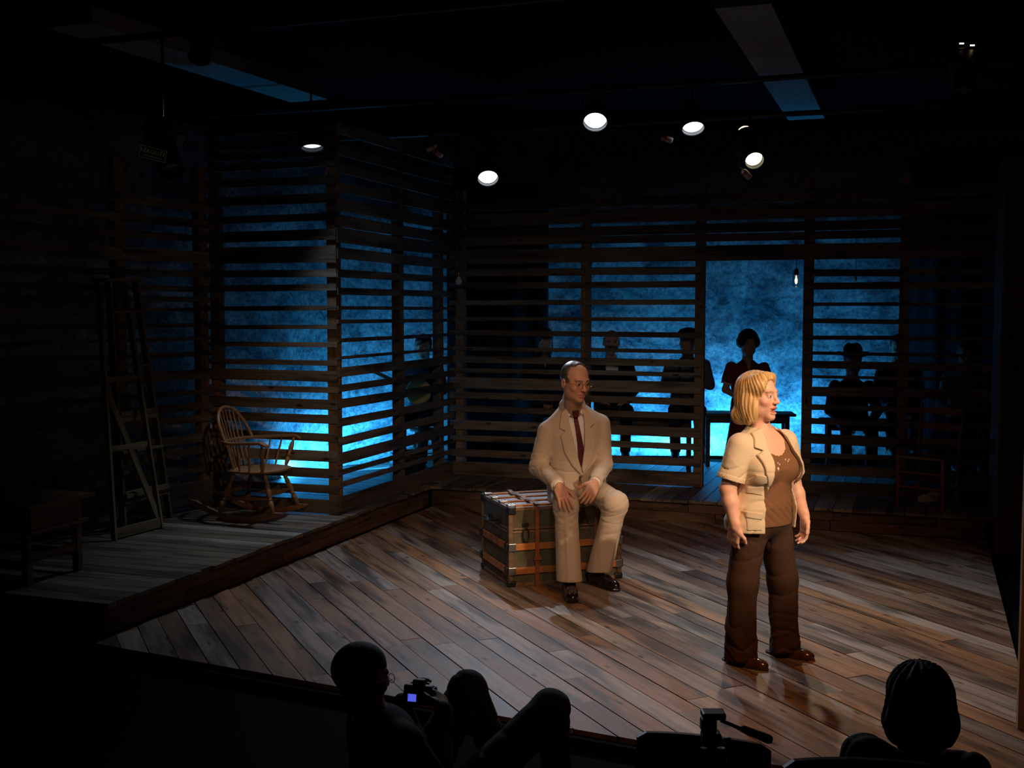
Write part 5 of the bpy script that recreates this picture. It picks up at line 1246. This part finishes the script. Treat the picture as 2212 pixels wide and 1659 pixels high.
# ================================================================== dim company behind the slats
SKIN_D = attr_mat('shadowed_skin', .6, .3, .1, 100)
def crowd(label, px, ytop, Y, yaw=0.0, seat=None, top_col=(.03, .03, .035), leg_col=(.02, .02, .022), hair='short', hair_col=(.02, .015, .012), skin=(.45, .26, .18), arms='lap', face=0.0, collar=None, female=False, extra=None, h=.010, group='people waiting behind the slats', torso_s=1.0, hs=1.1):
    ztop = aty(px, ytop, Y).z; X = aty(px, ytop, Y).x; root = empty('person', (X, Y, Z0), 0, label, 'person', group); F = fr_((X, Y, Z0), yaw)
    W = lambda *p: out_(p, F); eye = ztop-Z0-.125*hs; FH = fr_(W(0, -.02, eye), yaw+face, .05); nk = eye-.185*hs
    k = torso_s; sh = {s: W(s*.175*k, 0, nk-.055) for s in (-1, 1)}
    if seat is not None:
        pel = seat+.10; hipj = {s: W(s*.09, .03, pel-.01) for s in (-1, 1)}; kne = {s: W(s*.13, -.40, pel+.0) for s in (-1, 1)}; ank = {s: W(s*.12, -.36 if seat > .5 else -.42, max(.09, pel-.42)) for s in (-1, 1)}
    else:
        pel = nk-.53; hipj = {s: W(s*.085, .0, pel) for s in (-1, 1)}; kne = {s: W(s*.085, -.01, pel*.53) for s in (-1, 1)}; ank = {s: W(s*.085, .01, .09) for s in (-1, 1)}
    A = {'lap': (((.245, -.02, nk-.31)), (.10, -.24, nk-.44)), 'knees': ((.245, -.10, nk-.30), (.13, -.33, nk-.42)), 'crossed': ((.24, -.09, nk-.27), (-.03, -.20, nk-.24)), 'clasp': ((.235, .0, nk-.29), (.03, -.17, nk-.42)), 'down': ((.23, .01, nk-.30), (.23, -.06, nk-.54)), 'play': ((.25, -.06, nk-.27), (.03, -.26, nk-.30))}[arms]
    el = {s: W(s*A[0][0], A[0][1], A[0][2]) for s in (-1, 1)}; wrs = {s: W(s*A[1][0], A[1][1]-(.03 if s < 0 and arms == 'crossed' else 0), A[1][2]) for s in (-1, 1)}
    pr = [(pel-.08, 0, .01, .165*k, .11, .13), (pel+.05, 0, .01, .165*k, .115, .125), (pel+.2, 0, 0, .150*k, .11, .11), (nk-.20, 0, 0, .172*k, .125 + (.02 if female else 0), .11), (nk-.09, 0, .005, .170*k, .10, .10), (nk-.03, 0, .012, .12*k, .075, .085), (nk+.02, 0, .02, .062, .055, .06)]
    if seat is not None and nk-.20 < pel+.21: pr[2] = (pel+.12, 0, 0, .155*k, .11, .11)
    tor = lambda P: stack(loc_(P, F), pr)
    short = female and arms == 'clasp'
    def top(P):
        d = tor(P)-.008
        for s in (-1, 1):
            if short: b = sh[s]+(el[s]-sh[s])*.72; d = smin(d, smax(rc(P, sh[s], b, .062, .066), (P-b) @ v3((el[s]-sh[s])/np.linalg.norm(el[s]-sh[s])), .006), .02)
            else: d = smin(d, smin(rc(P, sh[s], el[s], .062, .052), rc(P, el[s], wrs[s], .050, .040), .02), .02)
        l = loc_(P, F); d = d + wr(l, .004, 50, px*.01); d = smax(d, -np.maximum(poly2(l[:, 0], l[:, 2], [(-.05, nk+.1), (.05, nk+.1), (0, nk-.12 if collar or female else nk-.02)]), l[:, 1]+.02), .004); return smax(d, pel-.04-l[:, 2], .01)
    def legs(P):
        d = ell(P, W(0, .02, pel), (.165*k, .14, .10), F[1])
        for s in (-1, 1): d = smin(d, smin(rc(P, hipj[s], kne[s], .085, .066), rc(P, kne[s], ank[s], .064, .056), .03), .03)
        return d + wr(P, .004, 40, px*.02)
    def skirt(P):
        l = loc_(P, F); b = pel-.50; d = stack(l, [(b, 0, 0, .235, .20, .21), (pel-.2, 0, 0, .19, .15, .17), (pel+.02, 0, 0, .165, .12, .14), (pel+.08, 0, 0, .15, .11, .12)]) + .012*np.sin(np.arctan2(l[:, 1], l[:, 0])*11)*np.clip((pel-l[:, 2])*2, 0, 1); return d
    allp = [*sh.values(), *el.values(), *wrs.values(), *hipj.values(), *kne.values(), *ank.values(), W(0, 0, nk)]
    lo, hi = bb(allp, .15); cm = cloth('dim_top_cloth', top_col, .15, 80); lm = cloth('dim_lower_cloth', leg_col, .15, 80)
    sdf_obj('dress_bodice' if short else 'jacket' if collar else 'shirt', [(top, lo, hi, h)], cm, root)
    if short: sdf_obj('skirt', [(skirt, lo-v3(.12, .12, 0), hi+v3(.12, .12, 0), h)], lm, root)
    else: sdf_obj('trousers', [(legs, lo, hi, h)], lm, root)
    if collar: sdf_obj('shirt_collar', [((lambda P: np.maximum(np.maximum(tor(P)-.006, -(loc_(P, F)[:, 2]-nk+.14)), np.maximum(np.abs(loc_(P, F)[:, 0])-.07, loc_(P, F)[:, 1]))), W(0, 0, nk)-.25, W(0, 0, nk)+.2, .006)], cloth('pale_collar_cloth', collar, .05, 80), root)
    def body(P):
        d = smin(head_sdf(P, FH, hs, female, 0, True, W(0, .02, nk-.02)), tor(P)+.015, .02)
        for s in (-1, 1):
            dd = (wrs[s]-el[s]); dd = dd/np.linalg.norm(dd); d = un(.015, d, rc(P, sh[s], el[s], .042, .036), rc(P, el[s], wrs[s], .036, .026), hand_sdf(P, wrs[s], dd, F[1][:, 2] - F[1][:, 1]*.8, F[1][:, 0]*(-s), (.3, .4, .3), 1.0), rc(P, hipj[s], kne[s], .06, .045), rc(P, kne[s], ank[s], .042, .032))
        return d
    hb = bb([FH[0], *wrs.values(), *ank.values(), *kne.values(), *el.values()], .15)
    sdf_obj('body', [(body, hb[0], hb[1], .009)], SKIN_D, root, lambda P: head_col(P, FH, hs, skin, tuple(np.array(hair_col)*1.0), tuple(np.array(skin)*(.8, .55, .55))))
    def hairf(P):
        p = loc_(P, FH)/hs; d = ell(p, (0, .018, .036), (.086, .106, .094)); a = np.arctan2(p[:, 0], p[:, 1])
        if hair == 'bald': d = smax(d+.004, .005-p[:, 1], .008); d = smax(d, p[:, 2]-.045, .008); d = smax(d, -.06-p[:, 2], .008)
        elif hair == 'curly':
            d = smin(d-.014, ell(np.stack([np.abs(p[:, 0]), p[:, 1], p[:, 2]], 1), (.075, .01, .01), (.038, .06, .055)), .02) + .004*np.sin(p[:, 0]*130)*np.sin(p[:, 1]*120)*np.sin(p[:, 2]*125); d = smax(d, -ell(p, (.01, -.10, -.03), (.062, .07, .085)), .012); d = smax(d, -.075-p[:, 2], .01)
        elif hair == 'long':
            d = smin(d-.006, ell(p, (0, .04, -.08), (.10, .07, .15)), .03); d = smax(d, -ell(p, (0, -.10, -.05), (.062, .09, .12)), .01)
        else: d = smax(d, np.where(p[:, 2] > .055, -.075, -.015)-p[:, 1], .01); d = smax(d, -.06-p[:, 2], .008)
        return d*hs
    sdf_obj('hair', [(hairf, FH[0]-.28, FH[0]+.18, .006)], hair_mat('dark_hair', tuple(np.array(hair_col)*.6), hair_col, .5), root)
    M_SH = plain('dark_shoe', (.015, .012, .01), .4)
    for s in (-1, 1):
        def shoe(P, s=s):
            p = loc_(P, (ank[s]-v3(0, 0, ank[s][2]-Z0 if seat is None or seat < .5 else .09), F[1])); return smax(smin(ell(p, (0, -.09, .03), (.045, .11, .045)), rc(p, (0, .03, .05), (0, -.04, .06), .04, .04), .03), .004-p[:, 2], .004)
        c = ank[s]; sdf_obj('shoe', [(shoe, c-v3(.25, .25, .13), c+v3(.25, .15, .08), .008)], M_SH, root)
    if extra: extra(root, F, FH, W, nk)
    return root
def add_hat(root, F, FH, W, nk):
    M_HAT = cloth('dark_felt', (.02, .018, .016), .2, 60)
    def hat(P):
        p = loc_(P, FH)/1.1; r = np.sqrt((p[:, 0]/.92)**2+(p[:, 1]-.015)**2); brim = np.maximum(r-.158, np.abs(p[:, 2]-.062-.35*(np.abs(p[:, 0])/.15)**2*.06)-.014); crown = ell(p, (0, .015, .11), (.088, .105, .075)); crown = smax(crown, -ell(p, (0, .01, .19), (.03, .09, .03)), .015); crown = smax(crown, .055-p[:, 2], .006); return smin(crown, brim, .012)
    sdf_obj('hat', [(hat, FH[0]-.20, FH[0]+.24, .007)], M_HAT, root)
def add_cap(root, F, FH, W, nk):
    M_CAP = cloth('dark_cap_wool', (.02, .02, .022), .2, 60)
    def cap(P):
        p = loc_(P, FH)/1.1; d = ell(p, (0, .012, .078), (.098, .118, .050)); d = smax(d, .048-p[:, 2], .008); pk = np.maximum(ell(p, (0, -.10, .055), (.068, .060, .03)), np.abs(p[:, 2]-.056+.2*(p[:, 1]+.1))-.009); return smin(d, pk, .01)
    sdf_obj('flat_cap', [(cap, FH[0]-.18, FH[0]+.18, .007)], M_CAP, root)
def add_braces(root, F, FH, W, nk):
    add_cap(root, F, FH, W, nk)
    for s in (-1, 1): tube('suspender', [Vector(W(s*.075, -.135, nk-.42))-root.location, Vector(W(s*.085, -.145, nk-.22))-root.location, Vector(W(s*.085, -.105, nk-.09))-root.location, Vector(W(s*.080, -.02, nk-.005))-root.location], .014, M_SOCK, root, 6)
def add_trim(root, F, FH, W, nk):
    M_WT = plain('white_trim', (.75, .75, .75), .5)
    def cuff(P, s):
        a = W(s*.175, 0, nk-.055); b_ = W(s*.235, 0, nk-.29); b = a+(b_-a)*.72; ax = (b_-a)/np.linalg.norm(b_-a); return np.maximum(rc(P, b-ax*.1, b+ax*.1, .068), np.abs((P-b) @ ax)-.007)
    for s in (-1, 1): sdf_obj('sleeve_trim', [((lambda P, s=s: cuff(P, s)), W(s*.21, 0, nk-.21)-.12, W(s*.21, 0, nk-.21)+.12, .006)], M_WT, root)
    sdf_obj('bracelet', [((lambda P: np.abs(rc(P, W(-.10, -.08, nk-.375), W(-.08, -.10, nk-.385), .034))-.004), W(-.09, -.09, nk-.38)-.06, W(-.09, -.09, nk-.38)+.06, .005)], M_CHROME, root)
crowd('dim long-haired figure sitting behind the slats left of the beige-suited man', 1176, 708, 12.75, .1, .60, (.02, .02, .024), hair='long', face=.1, arms='lap', female=True)
crowd('bald man in a dark jacket with a white collar sitting behind the slats', 1321, 712, 12.25, .0, .60, (.012, .012, .014), hair='bald', arms='knees', collar=(.7, .7, .68), torso_s=1.08)
crowd('man in a cap with folded arms sitting beside the doorway behind the slats', 1486, 708, 12.25, -.15, .60, (.10, .12, .14), hair='short', arms='crossed', face=-.35, extra=add_braces, torso_s=1.05)
crowd('dark-haired woman in a dark red dress standing in the doorway', 1616, 714, 12.10, .0, None, (.16, .022, .022), (.14, .02, .02), 'curly', (.012, .009, .008), (.42, .25, .17), 'clasp', 0, None, True, add_trim, .008)
crowd('person in a brimmed hat sitting behind the slats right of the doorway', 1842, 752, 11.85, -.1, .50, (.03, .03, .034), hair='short', arms='knees', extra=add_hat)
crowd('dim dark-haired man sitting beside the person in the hat', 1942, 722, 12.42, -.15, .60, (.02, .02, .022), hair='short', arms='lap', collar=(.4, .4, .38))
crowd('barely visible figure in a pale shirt behind the far right slats', 2088, 735, 11.55, -.25, .55, (.30, .30, .29), hair='short', arms='knees', h=.012)
crowd('shadowy musician sitting behind the slats of the return wall', 915, 722, 12.60, -.25, .45, (.03, .035, .05), hair='short', arms='play', h=.012)
# stools under the seated figures that no bench carries
def stool(x, y, ht, label):
    T = empty('stool', (x, y, Z0), 0, label, 'stool', 'wooden stools behind the slats')
    tube('seat', [(0, 0, ht-.03), (0, 0, ht-.025), (0, 0, ht-.004), (0, 0, ht)], [.15, .165, .165, .15], M_BENCH, T, 20)
    for k in range(4):
        a = math.pi/4+k*math.pi/2; tube('leg', [(.19*math.cos(a), .19*math.sin(a), 0), (.12*math.cos(a), .12*math.sin(a), ht-.03)], .016, M_BENCH, T, 8)
    for k in range(4):
        a = math.pi/4+k*math.pi/2; b = a+math.pi/2; tube('rung', [(.168*math.cos(a), .168*math.sin(a), ht*.3), (.168*math.cos(b), .168*math.sin(b), ht*.3)], .009, M_BENCH, T, 6)
stool(aty(1176, 708, 12.75).x, 12.79, .58, 'wooden stool under the dim long-haired figure')
stool(aty(915, 722, 12.60).x, 12.65, .43, 'wooden stool under the shadowy musician')
stool(aty(2088, 735, 11.55).x, 11.60, .53, 'wooden stool under the figure at the far right')
# banjo held by the musician
bj = aty(904, 846, 12.26); T = empty('banjo', bj, 0, 'pale yellow drum-headed banjo held behind the slats', 'banjo')
T.rotation_euler = (math.radians(8), math.radians(-25), math.radians(12))
M_DRUM = plain('pale_drum_skin', (.62, .50, .16), .6); 
tube('drum_head', [(0, -.040, 0), (0, -.034, 0)], [.133, .136], M_DRUM, T, 28); tube('rim', [(0, -.036, 0), (0, .03, 0)], [.140, .140], M_REDWOOD, T, 28)
plank('neck', Vector(bj)+Vector((-.12, -.01, .05)), Vector(bj)+Vector((-.56, -.02, .26)), .038, .022, M_REDWOOD, T, up=(0, -1, 0)); 
cs = aty(880, 985, 11.78); T = empty('instrument_case', (cs.x, cs.y, Z0), math.radians(20), 'low dark case with small brass fittings behind the return wall', 'case')
boxobj('case_body', (0, 0, .13), (.34, .18, .26), M_LEATHER, T, 0, .012); boxobj('case_lid', (0, 0, .285), (.34, .18, .045), M_LEATHER, T, 0, .012)
for i in range(5): boxobj('brass_stud', (-.12+.06*i, -.094, .27+(.006 if i % 2 else 0)), (.030 if i % 2 else .014, .010, .012), M_BRASS, T, 0, .003)

# white canvas shoe on the walkway under the ladder-back chair
M_WCAN = cloth('white_canvas', (.86, .83, .80), .06, 200)
pw = atz(2014, 1082, Z0); T = empty('canvas_shoe', pw, 0, 'white canvas shoe on the walkway beneath the ladder-back chair', 'shoe')
FS = fr_(pw, math.radians(-75))
def cshoe(P):
    p = loc_(P, FS); d = smin(ell(p, (0, -.055, .030), (.042, .090, .036)), rc(p, (0, .06, .042), (0, .0, .050), .038, .038), .03); d = smax(d, .018-p[:, 2], .003); return smax(d, -ell(p, (0, .055, .10), (.026, .05, .05)), .004)
def csole(P):
    p = loc_(P, FS); return np.maximum(poly2(p[:, 0], p[:, 1], [(-.036, .105), (.036, .105), (.040, .02), (.046, -.07), (.034, -.135), (0, -.152), (-.034, -.135), (-.046, -.07), (-.040, .02)]), np.abs(p[:, 2]-.009)-.009)
sdf_obj('upper', [(cshoe, np.array(pw)-.18, np.array(pw)+.18, .004)], M_WCAN, T); sdf_obj('sole', [(csole, np.array(pw)-(.18, .18, .01), np.array(pw)+.18, .004)], M_WCAN, T)

# ================================================================== front rows of the audience (nearly black against the stage)
sd = Vector((-fd.y, fd.x, 0)); stp = Vector((-.25, 4.62, 0))
st = plank('floor_step', stp - fd*1.6 + Vector((0, 0, -.33)), stp + fd*1.1 + Vector((0, 0, -.33)), 1.15, .25, M_CARPET, None); tag(st, 'low black step between the seats and the stage', 'step', kind='structure')
M_JEAN = cloth('grey_denim', (.022, .026, .032), .2, 120); M_DARKT = cloth('black_jersey', (.006, .006, .0065), .2, 80)
def audience_man():
    hip = v3(-.42, 4.30, -.10); nk = v3(-.50, 4.26, .40); root = empty('person', (-.42, 4.30, -.2), 0, 'bespectacled audience member in jeans sitting low, holding up a camera', 'person', 'spectators in the front rows')
    FH = fr_(aty(783, 1463, 4.28), math.radians(128), .12); S = 1.04
    sh = {-1: v3(-.40, 4.13, .33), 1: v3(-.58, 4.40, .33)}; el = {-1: v3(-.28, 4.22, .14), 1: v3(-.40, 4.58, .16)}; wrs = {-1: v3(aty(958, 1535, 4.50)), 1: v3(aty(868, 1520, 4.66))}
    kn = {-1: v3(aty(1190, 1530, 4.62)), 1: v3(aty(1010, 1488, 4.82))}; an = {-1: v3(.20, 4.98, -.12), 1: v3(-.06, 5.12, -.12)}; hp = {-1: v3(-.36, 4.24, -.10), 1: v3(-.46, 4.42, -.10)}
    def tor(P): return un(.08, rc(P, hip, hip+(nk-hip)*.5, .15, .155), rc(P, hip+(nk-hip)*.5, nk-v3(0, 0, .10), .155, .13), rc(P, sh[-1], sh[1], .075))
    def top(P):
        d = tor(P)
        for s in (-1, 1): d = smin(d, smin(rc(P, sh[s], el[s], .066, .056), rc(P, el[s], wrs[s], .052, .040), .02), .02)
        return d + wr(P, .004, 50)
    def jeans(P):
        d = rc(P, hp[-1], hp[1], .12)
        for s in (-1, 1): d = smin(d, smin(rc(P, hp[s], kn[s], .105, .078), rc(P, kn[s], an[s], .076, .064), .03), .03)
        return d + wr(P, .004, 55, .5)
    pts = [hip, nk, *sh.values(), *el.values(), *wrs.values(), *kn.values(), *an.values()]; lo, hi = bb(pts, .17); lo[2] = -.2
    sdf_obj('jersey', [(top, lo, hi, .010)], M_DARKT, root); sdf_obj('jeans', [(jeans, lo, hi, .009)], M_JEAN, root)
    hd = {-1: ((-.2, .7, .35), (.6, -.2, .5), (-.6, .2, .6)), 1: ((.35, .3, .5), (-.5, .3, .5), (.5, -.2, .6))}
    def body(P):
        d = smin(head_sdf(P, FH, S, False, 0, True, nk-v3(0, 0, .03)), tor(P)+.03, .02)
        for s in (-1, 1): d = un(.012, d, rc(P, sh[s], el[s], .045, .04), rc(P, el[s], wrs[s], .036, .028), hand_sdf(P, wrs[s], *hd[s], (.4, .5, .4)), rc(P, hp[s], kn[s], .06, .05), rc(P, kn[s], an[s], .05, .04))
        return d
    sdf_obj('body', [(body, lo, np.maximum(hi, FH[0]+.2), .007)], SKIN_D, root, lambda P: head_col(P, FH, S, (.40, .24, .17), (.02, .015, .01), (.3, .12, .1)))
    def hr(P):
        p = loc_(P, FH)/S; d = ell(p, (0, .018, .036), (.089, .109, .097)); d = smax(d, np.where(p[:, 2] > .045, -.075, -.02)-p[:, 1], .01); return smax(d, -.075-p[:, 2]-.2*np.clip(p[:, 1], 0, .1), .01)*S
    sdf_obj('hair', [(hr, FH[0]-.17, FH[0]+.18, .006)], hair_mat('black_hair', (.003, .0025, .002), (.008, .006, .005), .75), root)
    for s in (-1, 1):
        sdf_obj('shoe', [((lambda P, s=s: smax(smin(ell(P, an[s]+v3(.06, .09, -.035), (.06, .12, .045)), rc(P, an[s]-v3(.02, .03, .03), an[s]+v3(.02, .04, 0), .045), .03), -.198-P[:, 2], .004)), an[s]-v3(.2, .2, .09), an[s]+v3(.25, .3, .1), .009)], M_SOCK, root)
    lst = []
    for s in (-1, 1):
        lst.append(([Vector(out_(np.array((s*(.031+.0215*math.cos(a)), -.108, -.004+.0165*math.sin(a)))*S, FH))-root.location for a in [2*math.pi*i/16 for i in range(17)]], .0016)); lst.append(([Vector(out_(np.array(q)*S, FH))-root.location for q in ((s*.052, -.106, .002), (s*.080, -.07, .002), (s*.086, .005, .002))], .0016))
    tubes('spectacles', lst, M_CHROME, root, 6)
    # the camera in the hands, its screen glowing blue
    cpz = aty(905, 1500, 4.60); T = empty('camera', cpz, math.radians(-12), 'small black camera with a glowing blue screen held by the front spectator', 'camera'); T.rotation_euler = (math.radians(-10), 0, math.radians(-14))
    boxobj('camera_body', (0, 0, 0), (.125, .045, .080), M_DMETAL, T, 0, .008); boxobj('viewfinder_hump', (0, 0, .048), (.05, .045, .03), M_DMETAL, T, 0, .008)
    tube('lens', [(0, .02, 0), (0, .07, 0), (0, .075, 0)], [.032, .032, .028], M_DMETAL, T, 18); boxobj('grip', (.058, .012, -.004), (.022, .05, .076), M_DMETAL, T, 0, .008)
    sm, nt, b = newmat('blue_screen'); ck = N(nt, 'ShaderNodeTexNoise'); ck.inputs['Scale'].default_value = 160; rp = ramp(nt, [(.35, (.05, .05, .5)), (.6, (.12, .16, 1.0))]); nt.links.new(ck.outputs['Fac'], rp.inputs[0]); nt.links.new(rp.outputs[0], b.inputs['Emission Color']); b.inputs['Emission Strength'].default_value = .9; b.inputs['Base Color'].default_value = (.01, .01, .02, 1)
    boxobj('screen', (-.022, -.0235, -.012), (.036, .002, .030), sm, T)
audience_man()
def audience_woman():
    FH = fr_(aty(1985, 1515, 3.86), math.radians(172), .05); S = 1.05; root = empty('person', (FH[0][0], FH[0][1], -.46), 0, 'audience member with a dark bob haircut seen from behind at lower right', 'person', 'spectators in the front rows')
    c = FH[0]; nk = c-v3(0, .01, .17); sh = {-1: nk+v3(.19, .02, -.09), 1: nk+v3(-.19, .0, -.07)}; hip = v3(c[0], c[1]+.02, .02)
    def top(P):
        d = un(.07, rc(P, hip, nk-v3(0, 0, .2), .16, .15), rc(P, sh[-1], sh[1], .075))
        for s in (-1, 1):
            e = sh[s]+v3(-s*.05, .05, -.25); d = un(.03, d, rc(P, sh[s], e, .062, .055), rc(P, e, e+v3(s*.10, .22, -.06), .052, .042))
        d = smin(d, ell(P, nk+v3(-.17, .02, -.02), (.085, .08, .07)), .03)   # bunched scarf on the shoulder
        return d + wr(P, .007, 60, 1.0)
    def legs(P):
        d = rc(P, hip-v3(.08, 0, 0), hip+v3(.08, 0, 0), .13)
        for s in (-1, 1): k = hip+v3(s*.10, .42, .02); d = un(.03, d, rc(P, hip+v3(s*.08, 0, 0), k, .09, .07), rc(P, k, k+v3(0, .03, -.40), .065, .05))
        return d
    sdf_obj('jacket', [(top, hip-v3(.42, .3, .14), nk+v3(.42, .45, .12), .010)], M_DARKT, root); sdf_obj('trousers', [(legs, hip-v3(.35, .25, .46), hip+v3(.35, .65, .2), .012)], M_DARKT, root)
    def body(P):
        d = smin(head_sdf(P, FH, S, True, 0, True, nk-v3(0, 0, .05)), rc(P, hip, nk-v3(0, 0, .15), .12, .11), .03)
        for s in (-1, 1):
            e = sh[s]+v3(-s*.05, .05, -.25); w = e+v3(s*.10, .22, -.06); d = un(.012, d, rc(P, sh[s], e, .045, .04), rc(P, e, w, .036, .028), hand_sdf(P, w, (s*.3, .8, -.1), (0, 0, 1), (s*1., 0, 0)))
        return d
    sdf_obj('body', [(body, hip-v3(.36, .2, .05), FH[0]+v3(.4, .5, .16), .008)], SKIN_D, root, lambda P: head_col(P, FH, S, (.40, .24, .17), (.02, .015, .01), (.3, .12, .1)))
    def hr(P):
        p = loc_(P, FH)/S; a = np.arctan2(p[:, 0], p[:, 1]); d = smin(ell(p, (0, .02, .035), (.104, .118, .105)), ell(p, (0, .03, -.06), (.120, .095, .105)), .04); d = d + .004*np.sin(a*17+p[:, 2]*30) + .002*np.sin(a*41); d = smax(d, -ell(p, (0, -.12, -.03), (.07, .10, .12)), .01); return smax(d, -.150-p[:, 2]-.015*np.sin(a*8), .012)*S
    sdf_obj('hair', [(hr, FH[0]-.2, FH[0]+.19, .006)], hair_mat('near_black_hair', (.003, .0025, .002), (.008, .006, .005), .75), root)
audience_woman()
def seat_chair(x0, x1, yl, yr, Y, label, rz=0.0):
    a = aty(x0, yl, Y); b = aty(x1, yr, Y+.02); w = (b-a).length; c = (a+b)/2; zt = (a.z+b.z)/2; T = empty('auditorium_chair', (c.x, c.y, -.46), math.atan2(b.y-a.y, b.x-a.x)+rz, label, 'chair', 'black chairs of the front rows')
    H = zt+.46; tilt = (a.z-b.z)/w; vs = []; fs = []; n = 14
    for i in range(n+1):
        t = -1+2*i/n; x = t*w/2; y = .035*(1-t*t); top = H - tilt*x - (.018 if i in (0, n) else .0) - .012*(1-t*t)*0
        for dy in (0, .018): vs += [(x, y+dy-.02, H-.34), (x, y+dy-.02, top)]
    for i in range(n): q = 4*i; fs += [(q, q+4, q+5, q+1), (q+2, q+3, q+7, q+6), (q+1, q+5, q+7, q+3), (q, q+2, q+6, q+4)]
    fs += [(0, 1, 3, 2), (4*n, 4*n+2, 4*n+3, 4*n+1)]
    meshobj('backrest', vs, fs, M_DMETAL, T); boxobj('seat', (0, .24, .43), (w*.95, .42, .04), M_DMETAL, T, 0, .015)
    for sx in (-1, 1):
        tube('back_leg', [(sx*w*.44, -.06, 0), (sx*w*.44, .0, .45), (sx*w*.44, -.005, H-.1)], .012, M_DMETAL, T, 8); tube('front_leg', [(sx*w*.42, .42, 0), (sx*w*.42, .40, .42)], .012, M_DMETAL, T, 8)
seat_chair(1376, 1662, 1578, 1608, 3.92, 'empty black chair with a moulded back at the bottom centre')
seat_chair(1690, 2030, 1640, 1650, 3.10, 'black chair back just showing at the bottom edge, right of the empty chair')
seat_chair(1848, 2122, 1674, 1680, 3.66, 'black chair beneath the spectator with the bob haircut')
def tripod():
    o = aty(1538, 1600, 3.55); T = empty('tripod', (o.x, o.y, -.46), 0, 'black tripod with a pan handle standing behind the empty chair', 'tripod'); z = lambda y: aty(1538, y, 3.55).z+.46
    X = lambda x: aty(x, 1580, 3.55).x-o.x
    boxobj('camera_plate', (X(1540), 0, z(1543)), (.074, .06, .022), M_DMETAL, T, 0, .005); boxobj('pan_head', (X(1530), 0, z(1565)), (.050, .05, .050), M_DMETAL, T, 0, .010)
    boxobj('head_base', (X(1536), 0, z(1593)), (.062, .055, .038), M_DMETAL, T, 0, .008); tube('column', [(X(1538), 0, z(1598)), (X(1538), 0, .35)], .016, M_DMETAL, T, 10)
    tube('pan_handle', [(X(1556), .0, z(1556)), (X(1600), -.01, z(1572))], .006, M_DMETAL, T, 8); tube('handle_grip', [(X(1600), -.01, z(1571)), (X(1604), -.01, z(1572)), (X(1658), -.02, z(1592)), (X(1664), -.02, z(1594))], [.009, .012, .015, .011], M_DMETAL, T, 10)
    tube('lock_knob', [(X(1562), 0, z(1600)), (X(1578), 0, z(1600))], [.009, .012], M_DMETAL, T, 10)
    for k in range(3):
        a = math.radians(90+120*k); tube('leg', [(.03*math.cos(a), .03*math.sin(a), z(1612)), (.17*math.cos(a), .17*math.sin(a), 0)], [.014, .009], M_DMETAL, T, 8)
tripod()
